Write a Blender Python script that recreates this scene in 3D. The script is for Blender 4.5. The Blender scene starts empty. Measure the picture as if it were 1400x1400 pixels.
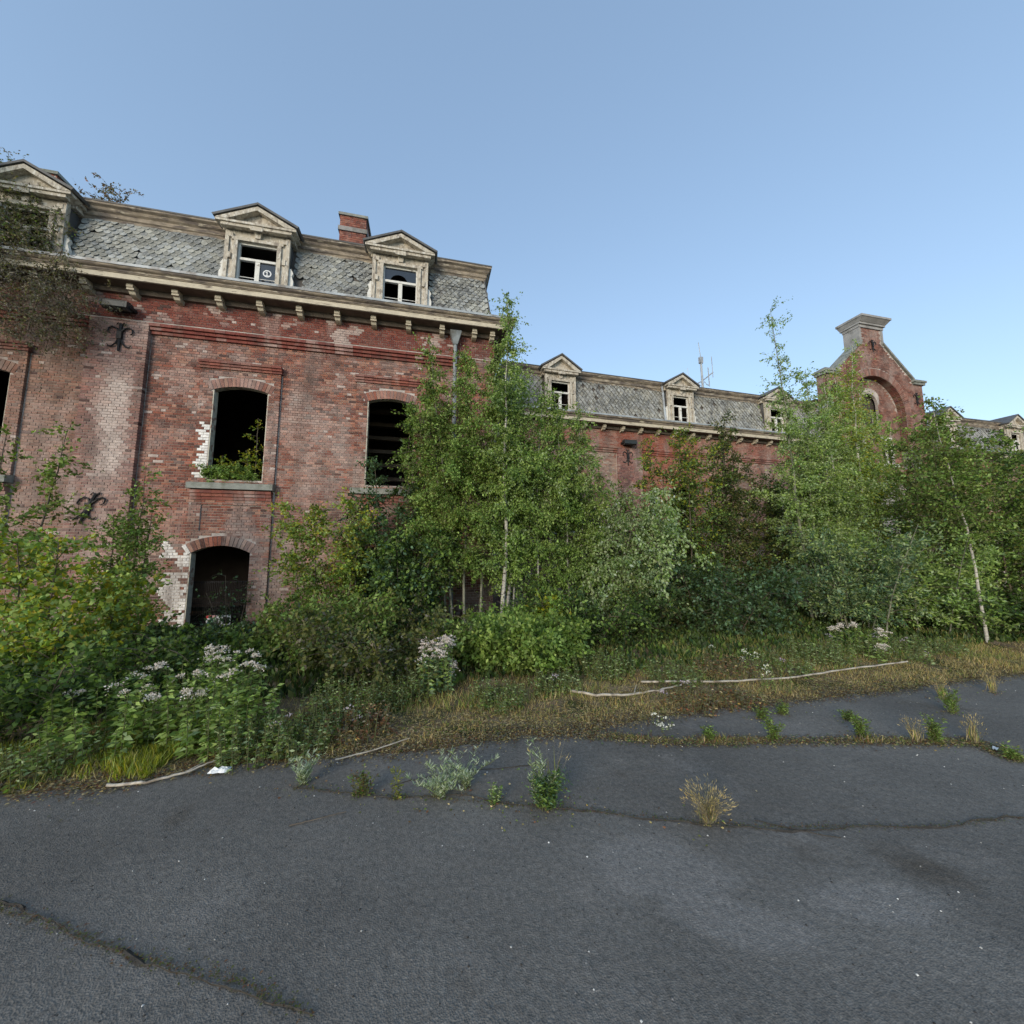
import bpy, math, random
import numpy as np
from mathutils import Vector, Matrix, noise as mnoise

SC = bpy.context.scene
COL = SC.collection
rnd = random.Random(7)
R = math.radians

# ------------------------------------------------------------------ camera
cam_d = bpy.data.cameras.new('camera')
cam = bpy.data.objects.new('camera', cam_d)
COL.objects.link(cam)
SC.camera = cam
cam_d.sensor_width = 36.0
cam_d.lens = 36.0 * 513.0 / 1400.0
cam_d.clip_start = 0.05
cam_d.clip_end = 2000
_yaw, _pit = R(12.7), math.atan(56 / 513.0)
_F = Vector((math.sin(_yaw) * math.cos(_pit), math.cos(_yaw) * math.cos(_pit), math.sin(_pit)))
_R = Vector((math.cos(_yaw), -math.sin(_yaw), 0))
_U = _R.cross(_F)
cam.matrix_world = Matrix(((_R.x, _U.x, -_F.x, 0), (_R.y, _U.y, -_F.y, 0), (_R.z, _U.z, -_F.z, 1.6), (0, 0, 0, 1)))

# ------------------------------------------------------------------ sky, sun, exposure
SUN_EL, SUN_AZ = R(15), R(218)          # azimuth clockwise from +Y: low behind the photographer, a little to the left
world = bpy.data.worlds.new('World')
SC.world = world
world.use_nodes = True
wn = world.node_tree
bg = wn.nodes['Background']
sky = wn.nodes.new('ShaderNodeTexSky')
sky.sky_type = 'NISHITA'
sky.sun_disc = False
sky.sun_elevation = SUN_EL
sky.sun_rotation = SUN_AZ
sky.air_density = 1.0
sky.dust_density = 1.0
sky.ozone_density = 1.0
gam = wn.nodes.new('ShaderNodeGamma')                    # flatter, phone-like tone curve for the whole sky
gam.inputs[1].default_value = 0.6
wn.links.new(sky.outputs[0], gam.inputs[0])
tnt = wn.nodes.new('ShaderNodeMix')
tnt.data_type = 'RGBA'
tnt.blend_type = 'MULTIPLY'
tnt.inputs[0].default_value = 1.0
tnt.inputs[7].default_value = (0.83, 0.96, 1.1, 1)
wn.links.new(gam.outputs[0], tnt.inputs[6])
wn.links.new(tnt.outputs[2], bg.inputs[0])
bg.inputs[1].default_value = 0.12
sun_d = bpy.data.lights.new('sun', 'SUN')
sun_d.energy = 0.7
sun_d.angle = R(25)
sun_d.color = (1.0, 0.86, 0.7)
sun = bpy.data.objects.new('sun', sun_d)
COL.objects.link(sun)
_sd = Vector((math.sin(SUN_AZ) * math.cos(SUN_EL), math.cos(SUN_AZ) * math.cos(SUN_EL), math.sin(SUN_EL)))
sun.rotation_euler = _sd.to_track_quat('Z', 'Y').to_euler()
sun.location = (0, -20, 20)
vs = SC.view_settings
vs.view_transform = 'Standard'
vs.look = 'None'
vs.gamma = 1.0
vs.use_curve_mapping = False
vs.exposure = 1.85
SC.cycles.max_bounces = 6
SC.cycles.diffuse_bounces = 3
SC.cycles.transparent_max_bounces = 6


# ------------------------------------------------------------------ materials
def nz(nt, typ, **kw):
    n = nt.nodes.new(typ)
    for k, v in kw.items():
        setattr(n, k, v)
    return n


def ramp(nt, src, p0, p1, c0=(0, 0, 0, 1), c1=(1, 1, 1, 1)):
    r = nt.nodes.new('ShaderNodeValToRGB')
    r.color_ramp.elements[0].position = p0
    r.color_ramp.elements[1].position = p1
    r.color_ramp.elements[0].color = c0
    r.color_ramp.elements[1].color = c1
    nt.links.new(src, r.inputs[0])
    return r


def mixc(nt, fac, a, b, mode='MIX'):
    m = nt.nodes.new('ShaderNodeMix')
    m.data_type = 'RGBA'
    m.blend_type = mode
    for sock, v in ((m.inputs[0], fac), (m.inputs[6], a), (m.inputs[7], b)):
        if isinstance(v, (int, float)):
            sock.default_value = v
        elif isinstance(v, tuple):
            sock.default_value = v if len(v) == 4 else (*v, 1)
        else:
            nt.links.new(v, sock)
    return m.outputs[2]


def mat(name, col=(.5, .5, .5), attr=False, var=.25, scale=6., rough=.85, bump=.3, bscale=40., bdist=.01, wear=None, wscale=4., wpos=(.5, .62), stretch=None, wear2=None, w2scale=9., w2pos=(.55, .65), spec=.3, fine=0.0, world_co=False):
    m = bpy.data.materials.new(name)
    m.use_nodes = True
    nt = m.node_tree
    p = nt.nodes['Principled BSDF']
    p.inputs['Roughness'].default_value = rough
    p.inputs['Specular IOR Level'].default_value = spec
    tc = nz(nt, 'ShaderNodeTexCoord')
    vec = nz(nt, 'ShaderNodeNewGeometry').outputs['Position'] if world_co else tc.outputs['Object']
    if stretch:
        mp = nz(nt, 'ShaderNodeMapping')
        mp.inputs['Scale'].default_value = stretch
        nt.links.new(vec, mp.inputs[0])
        svec = mp.outputs[0]
    else:
        svec = vec

    def noi(s, d=5, v=vec):
        n = nz(nt, 'ShaderNodeTexNoise')
        n.inputs['Scale'].default_value = s
        n.inputs['Detail'].default_value = d
        n.inputs['Roughness'].default_value = .6
        nt.links.new(v, n.inputs['Vector'])
        return n.outputs['Fac']
    if attr:
        a = nz(nt, 'ShaderNodeAttribute', attribute_name='Col')
        c = a.outputs['Color']
    else:
        c = (*col, 1)
    n1 = noi(scale)
    lo, hi = 1 - var, 1 + var
    r1 = ramp(nt, n1, .3, .7, (lo, lo, lo, 1), (hi, hi, hi, 1))
    c = mixc(nt, 1.0, c, r1.outputs[0], 'MULTIPLY')
    if fine:
        r1b = ramp(nt, noi(bscale * .7, 3), .3, .7, (1 - fine,) * 3 + (1,), (1 + fine,) * 3 + (1,))
        c = mixc(nt, 1.0, c, r1b.outputs[0], 'MULTIPLY')
    if wear:
        c = mixc(nt, ramp(nt, noi(wscale, 8, svec), *wpos).outputs[0], c, (*wear, 1))
    if wear2:
        c = mixc(nt, ramp(nt, noi(w2scale, 8, svec), *w2pos).outputs[0], c, (*wear2, 1))
    nt.links.new(c, p.inputs['Base Color'])
    if bump:
        b = nz(nt, 'ShaderNodeBump')
        b.inputs['Strength'].default_value = bump
        b.inputs['Distance'].default_value = bdist
        nt.links.new(noi(bscale, 4), b.inputs['Height'])
        nt.links.new(b.outputs[0], p.inputs['Normal'])
    return m


def leaf_mat(name, trans=.35, rough=.55):
    m = bpy.data.materials.new(name)
    m.use_nodes = True
    nt = m.node_tree
    p = nt.nodes['Principled BSDF']
    out = nt.nodes['Material Output']
    a = nz(nt, 'ShaderNodeAttribute', attribute_name='Col')
    p.inputs['Roughness'].default_value = rough
    p.inputs['Specular IOR Level'].default_value = .35
    nt.links.new(a.outputs['Color'], p.inputs['Base Color'])
    t = nz(nt, 'ShaderNodeBsdfTranslucent')
    g = mixc(nt, 1.0, a.outputs['Color'], (1.15, 1.2, .6, 1), 'MULTIPLY')
    nt.links.new(g, t.inputs['Color'])
    mx = nz(nt, 'ShaderNodeMixShader')
    mx.inputs[0].default_value = trans
    nt.links.new(p.outputs[0], mx.inputs[1])
    nt.links.new(t.outputs[0], mx.inputs[2])
    nt.links.new(mx.outputs[0], out.inputs['Surface'])
    return m


M = dict(
    brick=mat('brick_faces', attr=True, var=.22, scale=9, rough=.92, bump=.6, bscale=70, bdist=.006, fine=.18, world_co=True, wear=(.42, .35, .31), wscale=1.3, wpos=(.53, .84), stretch=(1.8, 1, .55), wear2=(.085, .055, .046), w2scale=1.1, w2pos=(.5, .78)),
    mortar=mat('lime_mortar', (.43, .385, .35), var=.3, scale=2.5, rough=.95, bump=.5, bscale=60, wear=(.2, .12, .1), wscale=1.3, wpos=(.5, .7), spec=.1, world_co=True, wear2=(.1, .075, .062), w2scale=1.0, w2pos=(.55, .78), stretch=(1.8, 1, .55)),
    paint=mat('peeling_cream_paint', (.52, .465, .36), var=.15, scale=5, bump=.3, bscale=30, wear=(.27, .225, .17), wscale=4.2, wpos=(.57, .65), stretch=(.5, 3, 3.2), wear2=(.13, .105, .085), w2scale=9, w2pos=(.62, .68)),
    paint_old=mat('weathered_dormer_paint', (.47, .425, .345), var=.2, scale=6, bump=.4, bscale=45, wear=(.25, .215, .175), wscale=6, wpos=(.5, .62), stretch=(2.2, 2.2, .9), wear2=(.6, .57, .5), w2scale=8, w2pos=(.54, .62)),
    cornice_wood=mat('weathered_bare_wood', (.27, .225, .17), var=.25, scale=6, bump=.5, bscale=40, wear=(.12, .1, .085), wscale=4, wpos=(.45, .58), stretch=(.6, 2.5, 2.5), wear2=(.45, .4, .31), w2scale=6, w2pos=(.58, .66)),
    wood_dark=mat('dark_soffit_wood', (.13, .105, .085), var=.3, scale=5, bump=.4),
    white=mat('white_casement_paint', (.66, .65, .6), var=.12, scale=8, bump=.2, wear=(.32, .29, .25), wscale=6, wpos=(.6, .66)),
    zinc=mat('dull_zinc', (.36, .4, .43), var=.25, scale=4, rough=.5, bump=.15, bscale=15, spec=.5, wear=(.17, .16, .15), wscale=3, wpos=(.5, .65)),
    pipe=mat('old_pipe_zinc', (.21, .235, .245), var=.3, scale=5, rough=.6, bump=.15, wear=(.12, .12, .11), wscale=4, wpos=(.5, .65)),
    zinc_dark=mat('dark_zinc', (.1, .1, .1), var=.3, scale=4, rough=.6, bump=.15),
    slate=mat('lichen_slate', attr=True, var=.3, scale=14, rough=.8, bump=.5, bscale=60, wear=(.44, .45, .41), wscale=15, wpos=(.5, .68), wear2=(.12, .12, .115), w2scale=2.4, w2pos=(.57, .7)),
    underlay=mat('roof_boards', (.1, .09, .08), var=.3),
    stone=mat('bluish_sill_stone', (.235, .245, .22), var=.25, scale=6, bump=.4, wear=(.14, .15, .12), wscale=5, wpos=(.5, .65)),
    render=mat('grey_cement_render', (.29, .285, .275), var=.2, scale=3, bump=.4, wear=(.17, .165, .15), wscale=2.5, wpos=(.52, .66)),
    lining=mat('chipped_plaster_edge', (.5, .47, .39), var=.2, scale=8, wear=(.3, .2, .16), wscale=7, wpos=(.55, .6)),
    dark=mat('darkened_interior', (.06, .05, .045), var=.3, scale=2, rough=1, bump=.2, spec=.05),  # rooms coloured dark so the openings look unlit
    black=mat('painted_attic_shade', (.014, .012, .011), var=.2, bump=0, rough=1, spec=.02),  # near-black colour stands in for the darkness inside the dormers
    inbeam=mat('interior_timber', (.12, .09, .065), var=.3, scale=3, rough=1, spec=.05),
    iron=mat('black_wrought_iron', (.018, .017, .018), var=.3, scale=10, rough=.6, bump=.2),
    lead=mat('floodlight_housing', (.035, .037, .036), var=.3, rough=.5),
    glassdim=mat('lamp_glass', (.03, .036, .036), var=.1, rough=.45, spec=.3),
    bark=mat('birch_bark', (.42, .40, .35), var=.2, scale=8, bump=.4, wear=(.07, .06, .05), wscale=5, wpos=(.55, .62), stretch=(2, 2, 6)),
    barkbrown=mat('brown_bark', (.12, .095, .07), var=.3, scale=12, bump=.5),
    barkgrey=mat('grey_green_bark', (.2, .2, .15), var=.3, scale=10, bump=.4, wear=(.08, .08, .06), wscale=5, wpos=(.5, .65), stretch=(2, 2, .6)),
    twig=mat('twig_bark', (.11, .09, .065), var=.3, scale=10, bump=.2),
    stem=mat('green_stem', (.1, .11, .045), var=.3, scale=10, bump=0),
    drystem=mat('dry_stem', (.27, .235, .16), var=.3, scale=10, bump=0),
    leaf=leaf_mat('leaf_blades'),
    petal=leaf_mat('flower_heads', .25, .8),
    dead=mat('bleached_branch', (.42, .38, .31), var=.3, scale=9, bump=.5, wear=(.2, .16, .12), wscale=6, wpos=(.5, .65)),
    pebble=mat('pale_pebbles', attr=True, var=.2, scale=20, bump=0),
    concrete=mat('dark_concrete', (.09, .09, .085), var=.3, scale=3, bump=.5),
    litter=mat('crumpled_white_plastic', (.75, .76, .74), var=.08, rough=.5),
    signw=mat('sign_white', (.72, .74, .74), var=.06, bump=0, rough=.4),
    signr=mat('sign_red', (.5, .03, .04), var=.06, bump=0, rough=.4),
    signt=mat('sign_teal', (.12, .3, .32), var=.3, scale=30, bump=0, rough=.4),
    signk=mat('sign_black', (.02, .02, .022), var=.1, bump=0, rough=.4),
)


def glass_mat():
    m = bpy.data.materials.new('old_window_glass')
    m.use_nodes = True
    p = m.node_tree.nodes['Principled BSDF']
    p.inputs['Base Color'].default_value = (.02, .025, .03, 1)
    p.inputs['Roughness'].default_value = .06
    p.inputs['Specular IOR Level'].default_value = .8
    return m


M['glass'] = glass_mat()


def asphalt_mat():
    m = bpy.data.materials.new('worn_asphalt')
    m.use_nodes = True
    nt = m.node_tree
    p = nt.nodes['Principled BSDF']
    p.inputs['Roughness'].default_value = .82
    p.inputs['Specular IOR Level'].default_value = .35
    tc = nz(nt, 'ShaderNodeTexCoord')

    def noi(s, d=5, r=.6):
        n = nz(nt, 'ShaderNodeTexNoise')
        n.inputs['Scale'].default_value = s
        n.inputs['Detail'].default_value = d
        n.inputs['Roughness'].default_value = r
        nt.links.new(tc.outputs['Object'], n.inputs['Vector'])
        return n.outputs['Fac']
    base = mixc(nt, ramp(nt, noi(.55, 6), .38, .62).outputs[0], (.118, .109, .095, 1), (.168, .157, .138, 1))
    base = mixc(nt, ramp(nt, noi(1.7, 7), .56, .74).outputs[0], base, (.19, .175, .155, 1))
    base = mixc(nt, ramp(nt, noi(.9, 7), .6, .7).outputs[0], base, (.078, .064, .048, 1))
    for px, py, rx, ry, ang in ((1.2, 1.9, .36, .22, -.35), (1.36, 1.56, .3, .12, -.45), (2.05, 1.5, .34, .12, -.2)):   # worn, polished patches
        mp = nz(nt, 'ShaderNodeMapping', vector_type='TEXTURE')
        mp.inputs['Location'].default_value = (px, py, 0)
        mp.inputs['Rotation'].default_value = (0, 0, ang)
        mp.inputs['Scale'].default_value = (rx, ry, 1)
        nt.links.new(tc.outputs['Object'], mp.inputs[0])
        ln_ = nz(nt, 'ShaderNodeVectorMath', operation='LENGTH')
        nt.links.new(mp.outputs[0], ln_.inputs[0])
        ad = nz(nt, 'ShaderNodeMath', operation='MULTIPLY_ADD')
        nt.links.new(noi(5, 5), ad.inputs[0])
        ad.inputs[1].default_value = .6
        sc_ = nz(nt, 'ShaderNodeMath', operation='MULTIPLY')
        nt.links.new(ln_.outputs['Value'], sc_.inputs[0])
        sc_.inputs[1].default_value = .55
        nt.links.new(sc_.outputs[0], ad.inputs[2])
        base = mixc(nt, ramp(nt, ad.outputs[0], .7, .9, (.4, .4, .4, 1), (0, 0, 0, 1)).outputs[0], base, (.25, .235, .215, 1))
    v = nz(nt, 'ShaderNodeTexVoronoi')
    v.inputs['Scale'].default_value = 150
    nt.links.new(tc.outputs['Object'], v.inputs['Vector'])
    agg = ramp(nt, v.outputs['Color'], .15, .9, (.55, .55, .55, 1), (1.5, 1.5, 1.5, 1))
    base = mixc(nt, .42, base, agg.outputs[0], 'MULTIPLY')
    g2 = ramp(nt, noi(38, 4), .3, .7, (.76, .76, .76, 1), (1.24, 1.24, 1.24, 1))
    base = mixc(nt, 1., base, g2.outputs[0], 'MULTIPLY')
    nt.links.new(base, p.inputs['Base Color'])
    b = nz(nt, 'ShaderNodeBump')
    b.inputs['Strength'].default_value = .5
    b.inputs['Distance'].default_value = .005
    nt.links.new(v.outputs['Distance'], b.inputs['Height'])
    b2 = nz(nt, 'ShaderNodeBump')
    b2.inputs['Strength'].default_value = .5
    b2.inputs['Distance'].default_value = .02
    nt.links.new(noi(9, 5), b2.inputs['Height'])
    nt.links.new(b.outputs[0], b2.inputs['Normal'])
    nt.links.new(b2.outputs[0], p.inputs['Normal'])
    return m


M['asphalt'] = asphalt_mat()
M['soil'] = mat('leaf_litter_soil', (.18, .138, .09), var=.45, scale=3, rough=1, bump=1., bscale=22, bdist=.03, wear=(.15, .11, .05), wscale=2.2, wpos=(.48, .64), wear2=(.055, .06, .022), w2scale=1.6, w2pos=(.5, .62), spec=.1)
M['earth'] = mat('far_ground', (.08, .09, .05), var=.4, scale=.3, rough=1, bump=.3, spec=.1)


# ------------------------------------------------------------------ object helpers
def tag(o, label=None, cat=None, group=None, kind=None):
    if label: o['label'] = label
    if cat: o['category'] = cat
    if group: o['group'] = group
    if kind: o['kind'] = kind
    return o


def thing(name, label, cat, loc=(0, 0, 0), rz=0, group=None):
    o = bpy.data.objects.new(name, None)
    o.empty_display_size = .2
    COL.objects.link(o)
    o.location = loc
    o.rotation_euler = (0, 0, rz)
    return tag(o, label, cat, group)


class MB:
    def __init__(s):
        s.v, s.f, s.c, s.cc = [], [], [], None

    def add(s, vs_, fs):
        n = len(s.v)
        s.v += [tuple(v) for v in vs_]
        s.f += [tuple(i + n for i in f) for f in fs]
        s.c += [s.cc] * len(fs)

    def box(s, x0, x1, y0, y1, z0, z1, back=True):
        f = [(0, 1, 5, 4), (1, 2, 6, 5), (3, 0, 4, 7), (0, 3, 2, 1), (4, 5, 6, 7)]
        if back: f.append((2, 3, 7, 6))
        s.add([(x0, y0, z0), (x1, y0, z0), (x1, y1, z0), (x0, y1, z0), (x0, y0, z1), (x1, y0, z1), (x1, y1, z1), (x0, y1, z1)], f)

    def hexa(s, b, t):
        s.add(list(b) + list(t), [(0, 1, 5, 4), (1, 2, 6, 5), (2, 3, 7, 6), (3, 0, 4, 7), (3, 2, 1, 0), (4, 5, 6, 7)])

    def prism_y(s, poly, y0, y1):
        """polygon in x,z, extruded along y"""
        n = len(poly)
        s.add([(x, y0, z) for x, z in poly] + [(x, y1, z) for x, z in poly],
              [tuple(range(n)), tuple(range(2 * n - 1, n - 1, -1))] + [(i, i + n, (i + 1) % n + n, (i + 1) % n) for i in range(n)])

    def prism_x(s, poly, x0, x1):
        n = len(poly)
        s.add([(x0, y, z) for y, z in poly] + [(x1, y, z) for y, z in poly],
              [tuple(range(n)), tuple(range(2 * n - 1, n - 1, -1))] + [(i, i + n, (i + 1) % n + n, (i + 1) % n) for i in range(n)])

    def sweep(s, path, prof):
        """profile (outward offset, z) swept along an xy path with mitres; outward is to the right of travel"""
        n = len(path)
        rows = []
        for i, (x, y) in enumerate(path):
            ds = []
            if i > 0: ds.append((Vector(path[i]) - Vector(path[i - 1])).normalized())
            if i < n - 1: ds.append((Vector(path[i + 1]) - Vector(path[i])).normalized())
            ns = [Vector((d.y, -d.x)) for d in ds]
            if len(ns) == 2:
                m = (ns[0] + ns[1])
                m = m / max(.2, m.length_squared) * 2
            else:
                m = ns[0]
            rows.append([(x + m.x * o, y + m.y * o, z) for o, z in prof])
        k = len(prof)
        vs_ = [p for r in rows for p in r]
        fs = []
        for i in range(n - 1):
            for j in range(k):
                a, b = i * k + j, i * k + (j + 1) % k
                fs.append((a, a + k, b + k, b))
        fs.append(tuple(range(k)))
        fs.append(tuple((n - 1) * k + j for j in reversed(range(k))))
        s.add(vs_, fs)

    def tube(s, pts, rad, n=6, caps=True):
        pts = [Vector(p) for p in pts]
        rows = []
        for i, p in enumerate(pts):
            d = (pts[min(i + 1, len(pts) - 1)] - pts[max(i - 1, 0)])
            d = d.normalized() if d.length > 1e-9 else Vector((0, 0, 1))
            a = Vector((1, 0, 0)) if abs(d.x) < .8 else Vector((0, 1, 0))
            u = d.cross(a).normalized()
            w = d.cross(u)
            r = rad[i] if hasattr(rad, '__len__') else rad
            rows.append([p + (u * math.cos(t) + w * math.sin(t)) * r for t in [2 * math.pi * k / n for k in range(n)]])
        vs_ = [p for r in rows for p in r]
        fs = []
        for i in range(len(pts) - 1):
            for k in range(n):
                a, b = i * n + k, i * n + (k + 1) % n
                fs.append((a, b, b + n, a + n))
        if caps:
            fs.append(tuple(reversed(range(n))))
            fs.append(tuple((len(pts) - 1) * n + k for k in range(n)))
        s.add(vs_, fs)

    def wall(s, x0, x1, z0, z1, yf, yb, ops):
        """solid wall panel with arched openings (cx, w, zb, zs, rise)"""
        ops = sorted(ops)
        bays, x = [], x0
        q = lambda a, b, c, d: s.add([a, b, c, d], [(0, 1, 2, 3)])
        for cx, w, zb, zs, rise in ops:
            bays.append((x, cx - w / 2, None))
            bays.append((cx - w / 2, cx + w / 2, (cx, w, zb, zs, rise)))
            x = cx + w / 2
        bays.append((x, x1, None))
        for a, b, op in bays:
            if b - a < 1e-4: continue
            if op is None:
                q((a, yf, z0), (b, yf, z0), (b, yf, z1), (a, yf, z1))
                q((b, yb, z0), (a, yb, z0), (a, yb, z1), (b, yb, z1))
                continue
            cx, w, zb, zs, rise = op
            arc = arc_pts(cx, w, zs, rise, 10)
            if zb > z0 + 1e-4:
                q((a, yf, z0), (b, yf, z0), (b, yf, zb), (a, yf, zb))
                q((b, yb, z0), (a, yb, z0), (a, yb, zb), (b, yb, zb))
                q((a, yf, zb), (b, yf, zb), (b, yb, zb), (a, yb, zb))
            for (p, pz), (r, rz_) in zip(arc[:-1], arc[1:]):
                q((p, yf, pz), (r, yf, rz_), (r, yf, z1), (p, yf, z1))
                q((r, yb, rz_), (p, yb, pz), (p, yb, z1), (r, yb, z1))
                q((p, yb, pz), (r, yb, rz_), (r, yf, rz_), (p, yf, pz))
            q((a, yf, zb), (a, yb, zb), (a, yb, zs), (a, yf, zs))
            q((b, yb, zb), (b, yf, zb), (b, yf, zs), (b, yb, zs))
        q((x0, yf, z1), (x1, yf, z1), (x1, yb, z1), (x0, yb, z1))
        q((x0, yb, z0), (x1, yb, z0), (x1, yf, z0), (x0, yf, z0))
        q((x0, yf, z0), (x0, yf, z1), (x0, yb, z1), (x0, yb, z0))
        q((x1, yb, z0), (x1, yb, z1), (x1, yf, z1), (x1, yf, z0))

    def mesh(s, name, m, off=(0, 0, 0)):
        me = bpy.data.meshes.new(name)
        me.from_pydata([(x - off[0], y - off[1], z - off[2]) for x, y, z in s.v], [], s.f)
        if any(c is not None for c in s.c):
            a = me.attributes.new('Col', 'FLOAT_COLOR', 'FACE')
            a.data.foreach_set('color', [k for c in s.c for k in (*(c or (.3, .15, .12)), 1.)])
        me.materials.append(m)
        return me

    def build(s, name, m, parent=None, off=(0, 0, 0), kind=None):
        o = bpy.data.objects.new(name, s.mesh(name, m, off))
        COL.objects.link(o)
        if parent is not None: o.parent = parent
        if kind: o['kind'] = kind
        return o


OFF = {}


def arc_pts(cx, w, zs, rise, n):
    if rise < 1e-4:
        return [(cx - w / 2, zs), (cx + w / 2, zs)]
    r = (w * w / 4 + rise * rise) / (2 * rise)
    h = math.asin(min(1, w / 2 / r))
    if rise > w / 2 - 1e-6: h = math.pi / 2
    return [(cx + r * math.sin(-h + 2 * h * i / n), zs + rise - r + r * math.cos(-h + 2 * h * i / n)) for i in range(n + 1)]


def fbm(x, y, z=0, o=4):
    return mnoise.fractal(Vector((x, y, z)), 1.0, 2.0, o)


# ------------------------------------------------------------------ brickwork
BR = [(.285, .11, .075), (.2, .073, .05), (.33, .148, .1), (.235, .098, .07), (.35, .185, .13), (.135, .064, .05), (.27, .093, .06), (.31, .128, .083)]


def smooth(a, b, x):
    t = max(0, min(1, (x - a) / (b - a)))
    return t * t * (3 - 2 * t)


def lerp3(a, b, t):
    return tuple(x + (y - x) * t for x, y in zip(a, b))


def ring_clip(x0, x1, z0, z1, ops, ring):
    """intervals of a course left free by the openings and their arch rings"""
    iv = [(x0, x1)]
    for cx, w, zb, zs, rise in ops:
        if z1 <= zb or z0 >= zs + rise + (ring if rise > 1e-4 else 0) - .01: continue
        if rise < 1e-4 or z0 < zs - ring * .1:
            hw = w / 2
            if z1 > zs and rise > 1e-4: hw = max(hw, w / 2 + ring * .2)
        else:
            r = (w * w / 4 + rise * rise) / (2 * rise)
            zc = zs + rise - r
            k = (r + ring) ** 2 - (z0 - zc) ** 2
            if k <= 0: continue
            hw = min(math.sqrt(k), w / 2 + ring * .45)
        out = []
        for a, b in iv:
            if b <= cx - hw or a >= cx + hw:
                out.append((a, b)); continue
            if a < cx - hw: out.append((a, cx - hw))
            if b > cx + hw: out.append((cx + hw, b))
        iv = out
    return iv


def bricks(x0, x1, z0, z1, y, colf, ops=(), ring=.21, course=.0575, L=.185, out=None, inside=None, rs=1, hz=None):
    rg = random.Random(rs)
    j = .009
    zi = int(math.floor(z0 / course))
    while zi * course < z1 - .012:
        a0, a1 = max(zi * course, z0), min((zi + 1) * course, z1)
        if a1 - a0 > .02:
            head = zi % 2
            bw = L / 2 if head else L
            ph = (L / 4 if head else 0) + (L / 2 if zi % 4 == 2 else 0)
            for a, b in ring_clip(x0, x1, a0, a1, ops, ring):
                k = math.floor((a - ph) / bw)
                while ph + k * bw < b - .015:
                    p, q = max(a, ph + k * bw), min(b, ph + (k + 1) * bw)
                    k += 1
                    if q - p < .03: continue
                    if b - q < .032: q = b
                    if p - a < .032: p = a
                    cx, cz = (p + q) / 2, (a0 + a1) / 2
                    if inside and not inside(p, q, a0, a1): continue
                    c = colf(cx, cz, rg)
                    if c is None: continue
                    out.append((p + j / 2, q - j / 2, a0 + j / 2, a1 - j / 2, y - rg.uniform(-.002, .004), c))
        zi += 1
    return out


def voussoirs(op, y, colf, depth=.21, out=None, rs=3):
    cx, w, zb, zs, rise = op
    rg = random.Random(rs)
    r = (w * w / 4 + rise * rise) / (2 * rise)
    h = math.asin(min(1, w / 2 / r)) + .06 / r
    if rise > w / 2 - 1e-6: h = math.pi / 2
    n = max(6, int(2 * h * r / .068))
    zc = zs + rise - r
    for i in range(n):
        t0, t1 = -h + 2 * h * (i + .07) / n, -h + 2 * h * (i + .93) / n
        P = lambda t, q: (cx + q * math.sin(t), zc + q * math.cos(t))
        c = colf(cx + r * math.sin(t0), zs + rise + .05, rg)
        out.append((P(t0, r), P(t1, r), P(t1, r + depth), P(t0, r + depth), y, c))


def brick_mesh_all(lst, vlst, name, parent, off, depth=.03, back=0):
    m = MB()
    for p, q, a, b, y, c in lst:
        m.cc = c
        m.box(p, q, y, max(y + depth, back), a, b, back=False)
    for A, B, C, D, y, c in vlst:
        m.cc = c
        m.prism_y([A, B, C, D], y, y + depth)
    return m.build(name, M['brick'], parent, off, 'stuff')


# ------------------------------------------------------------------ slates
def slate_poly(w, h, style):
    if style == 'scale':
        return [(-w / 2, h), (-w / 2, h * .38), (-w * .36, h * .14), (-w * .14, 0), (w * .14, 0), (w * .36, h * .14), (w / 2, h * .38), (w / 2, h)]
    return [(-w / 2, h * .5), (0, 0), (w / 2, h * .5), (0, h)]


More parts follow.
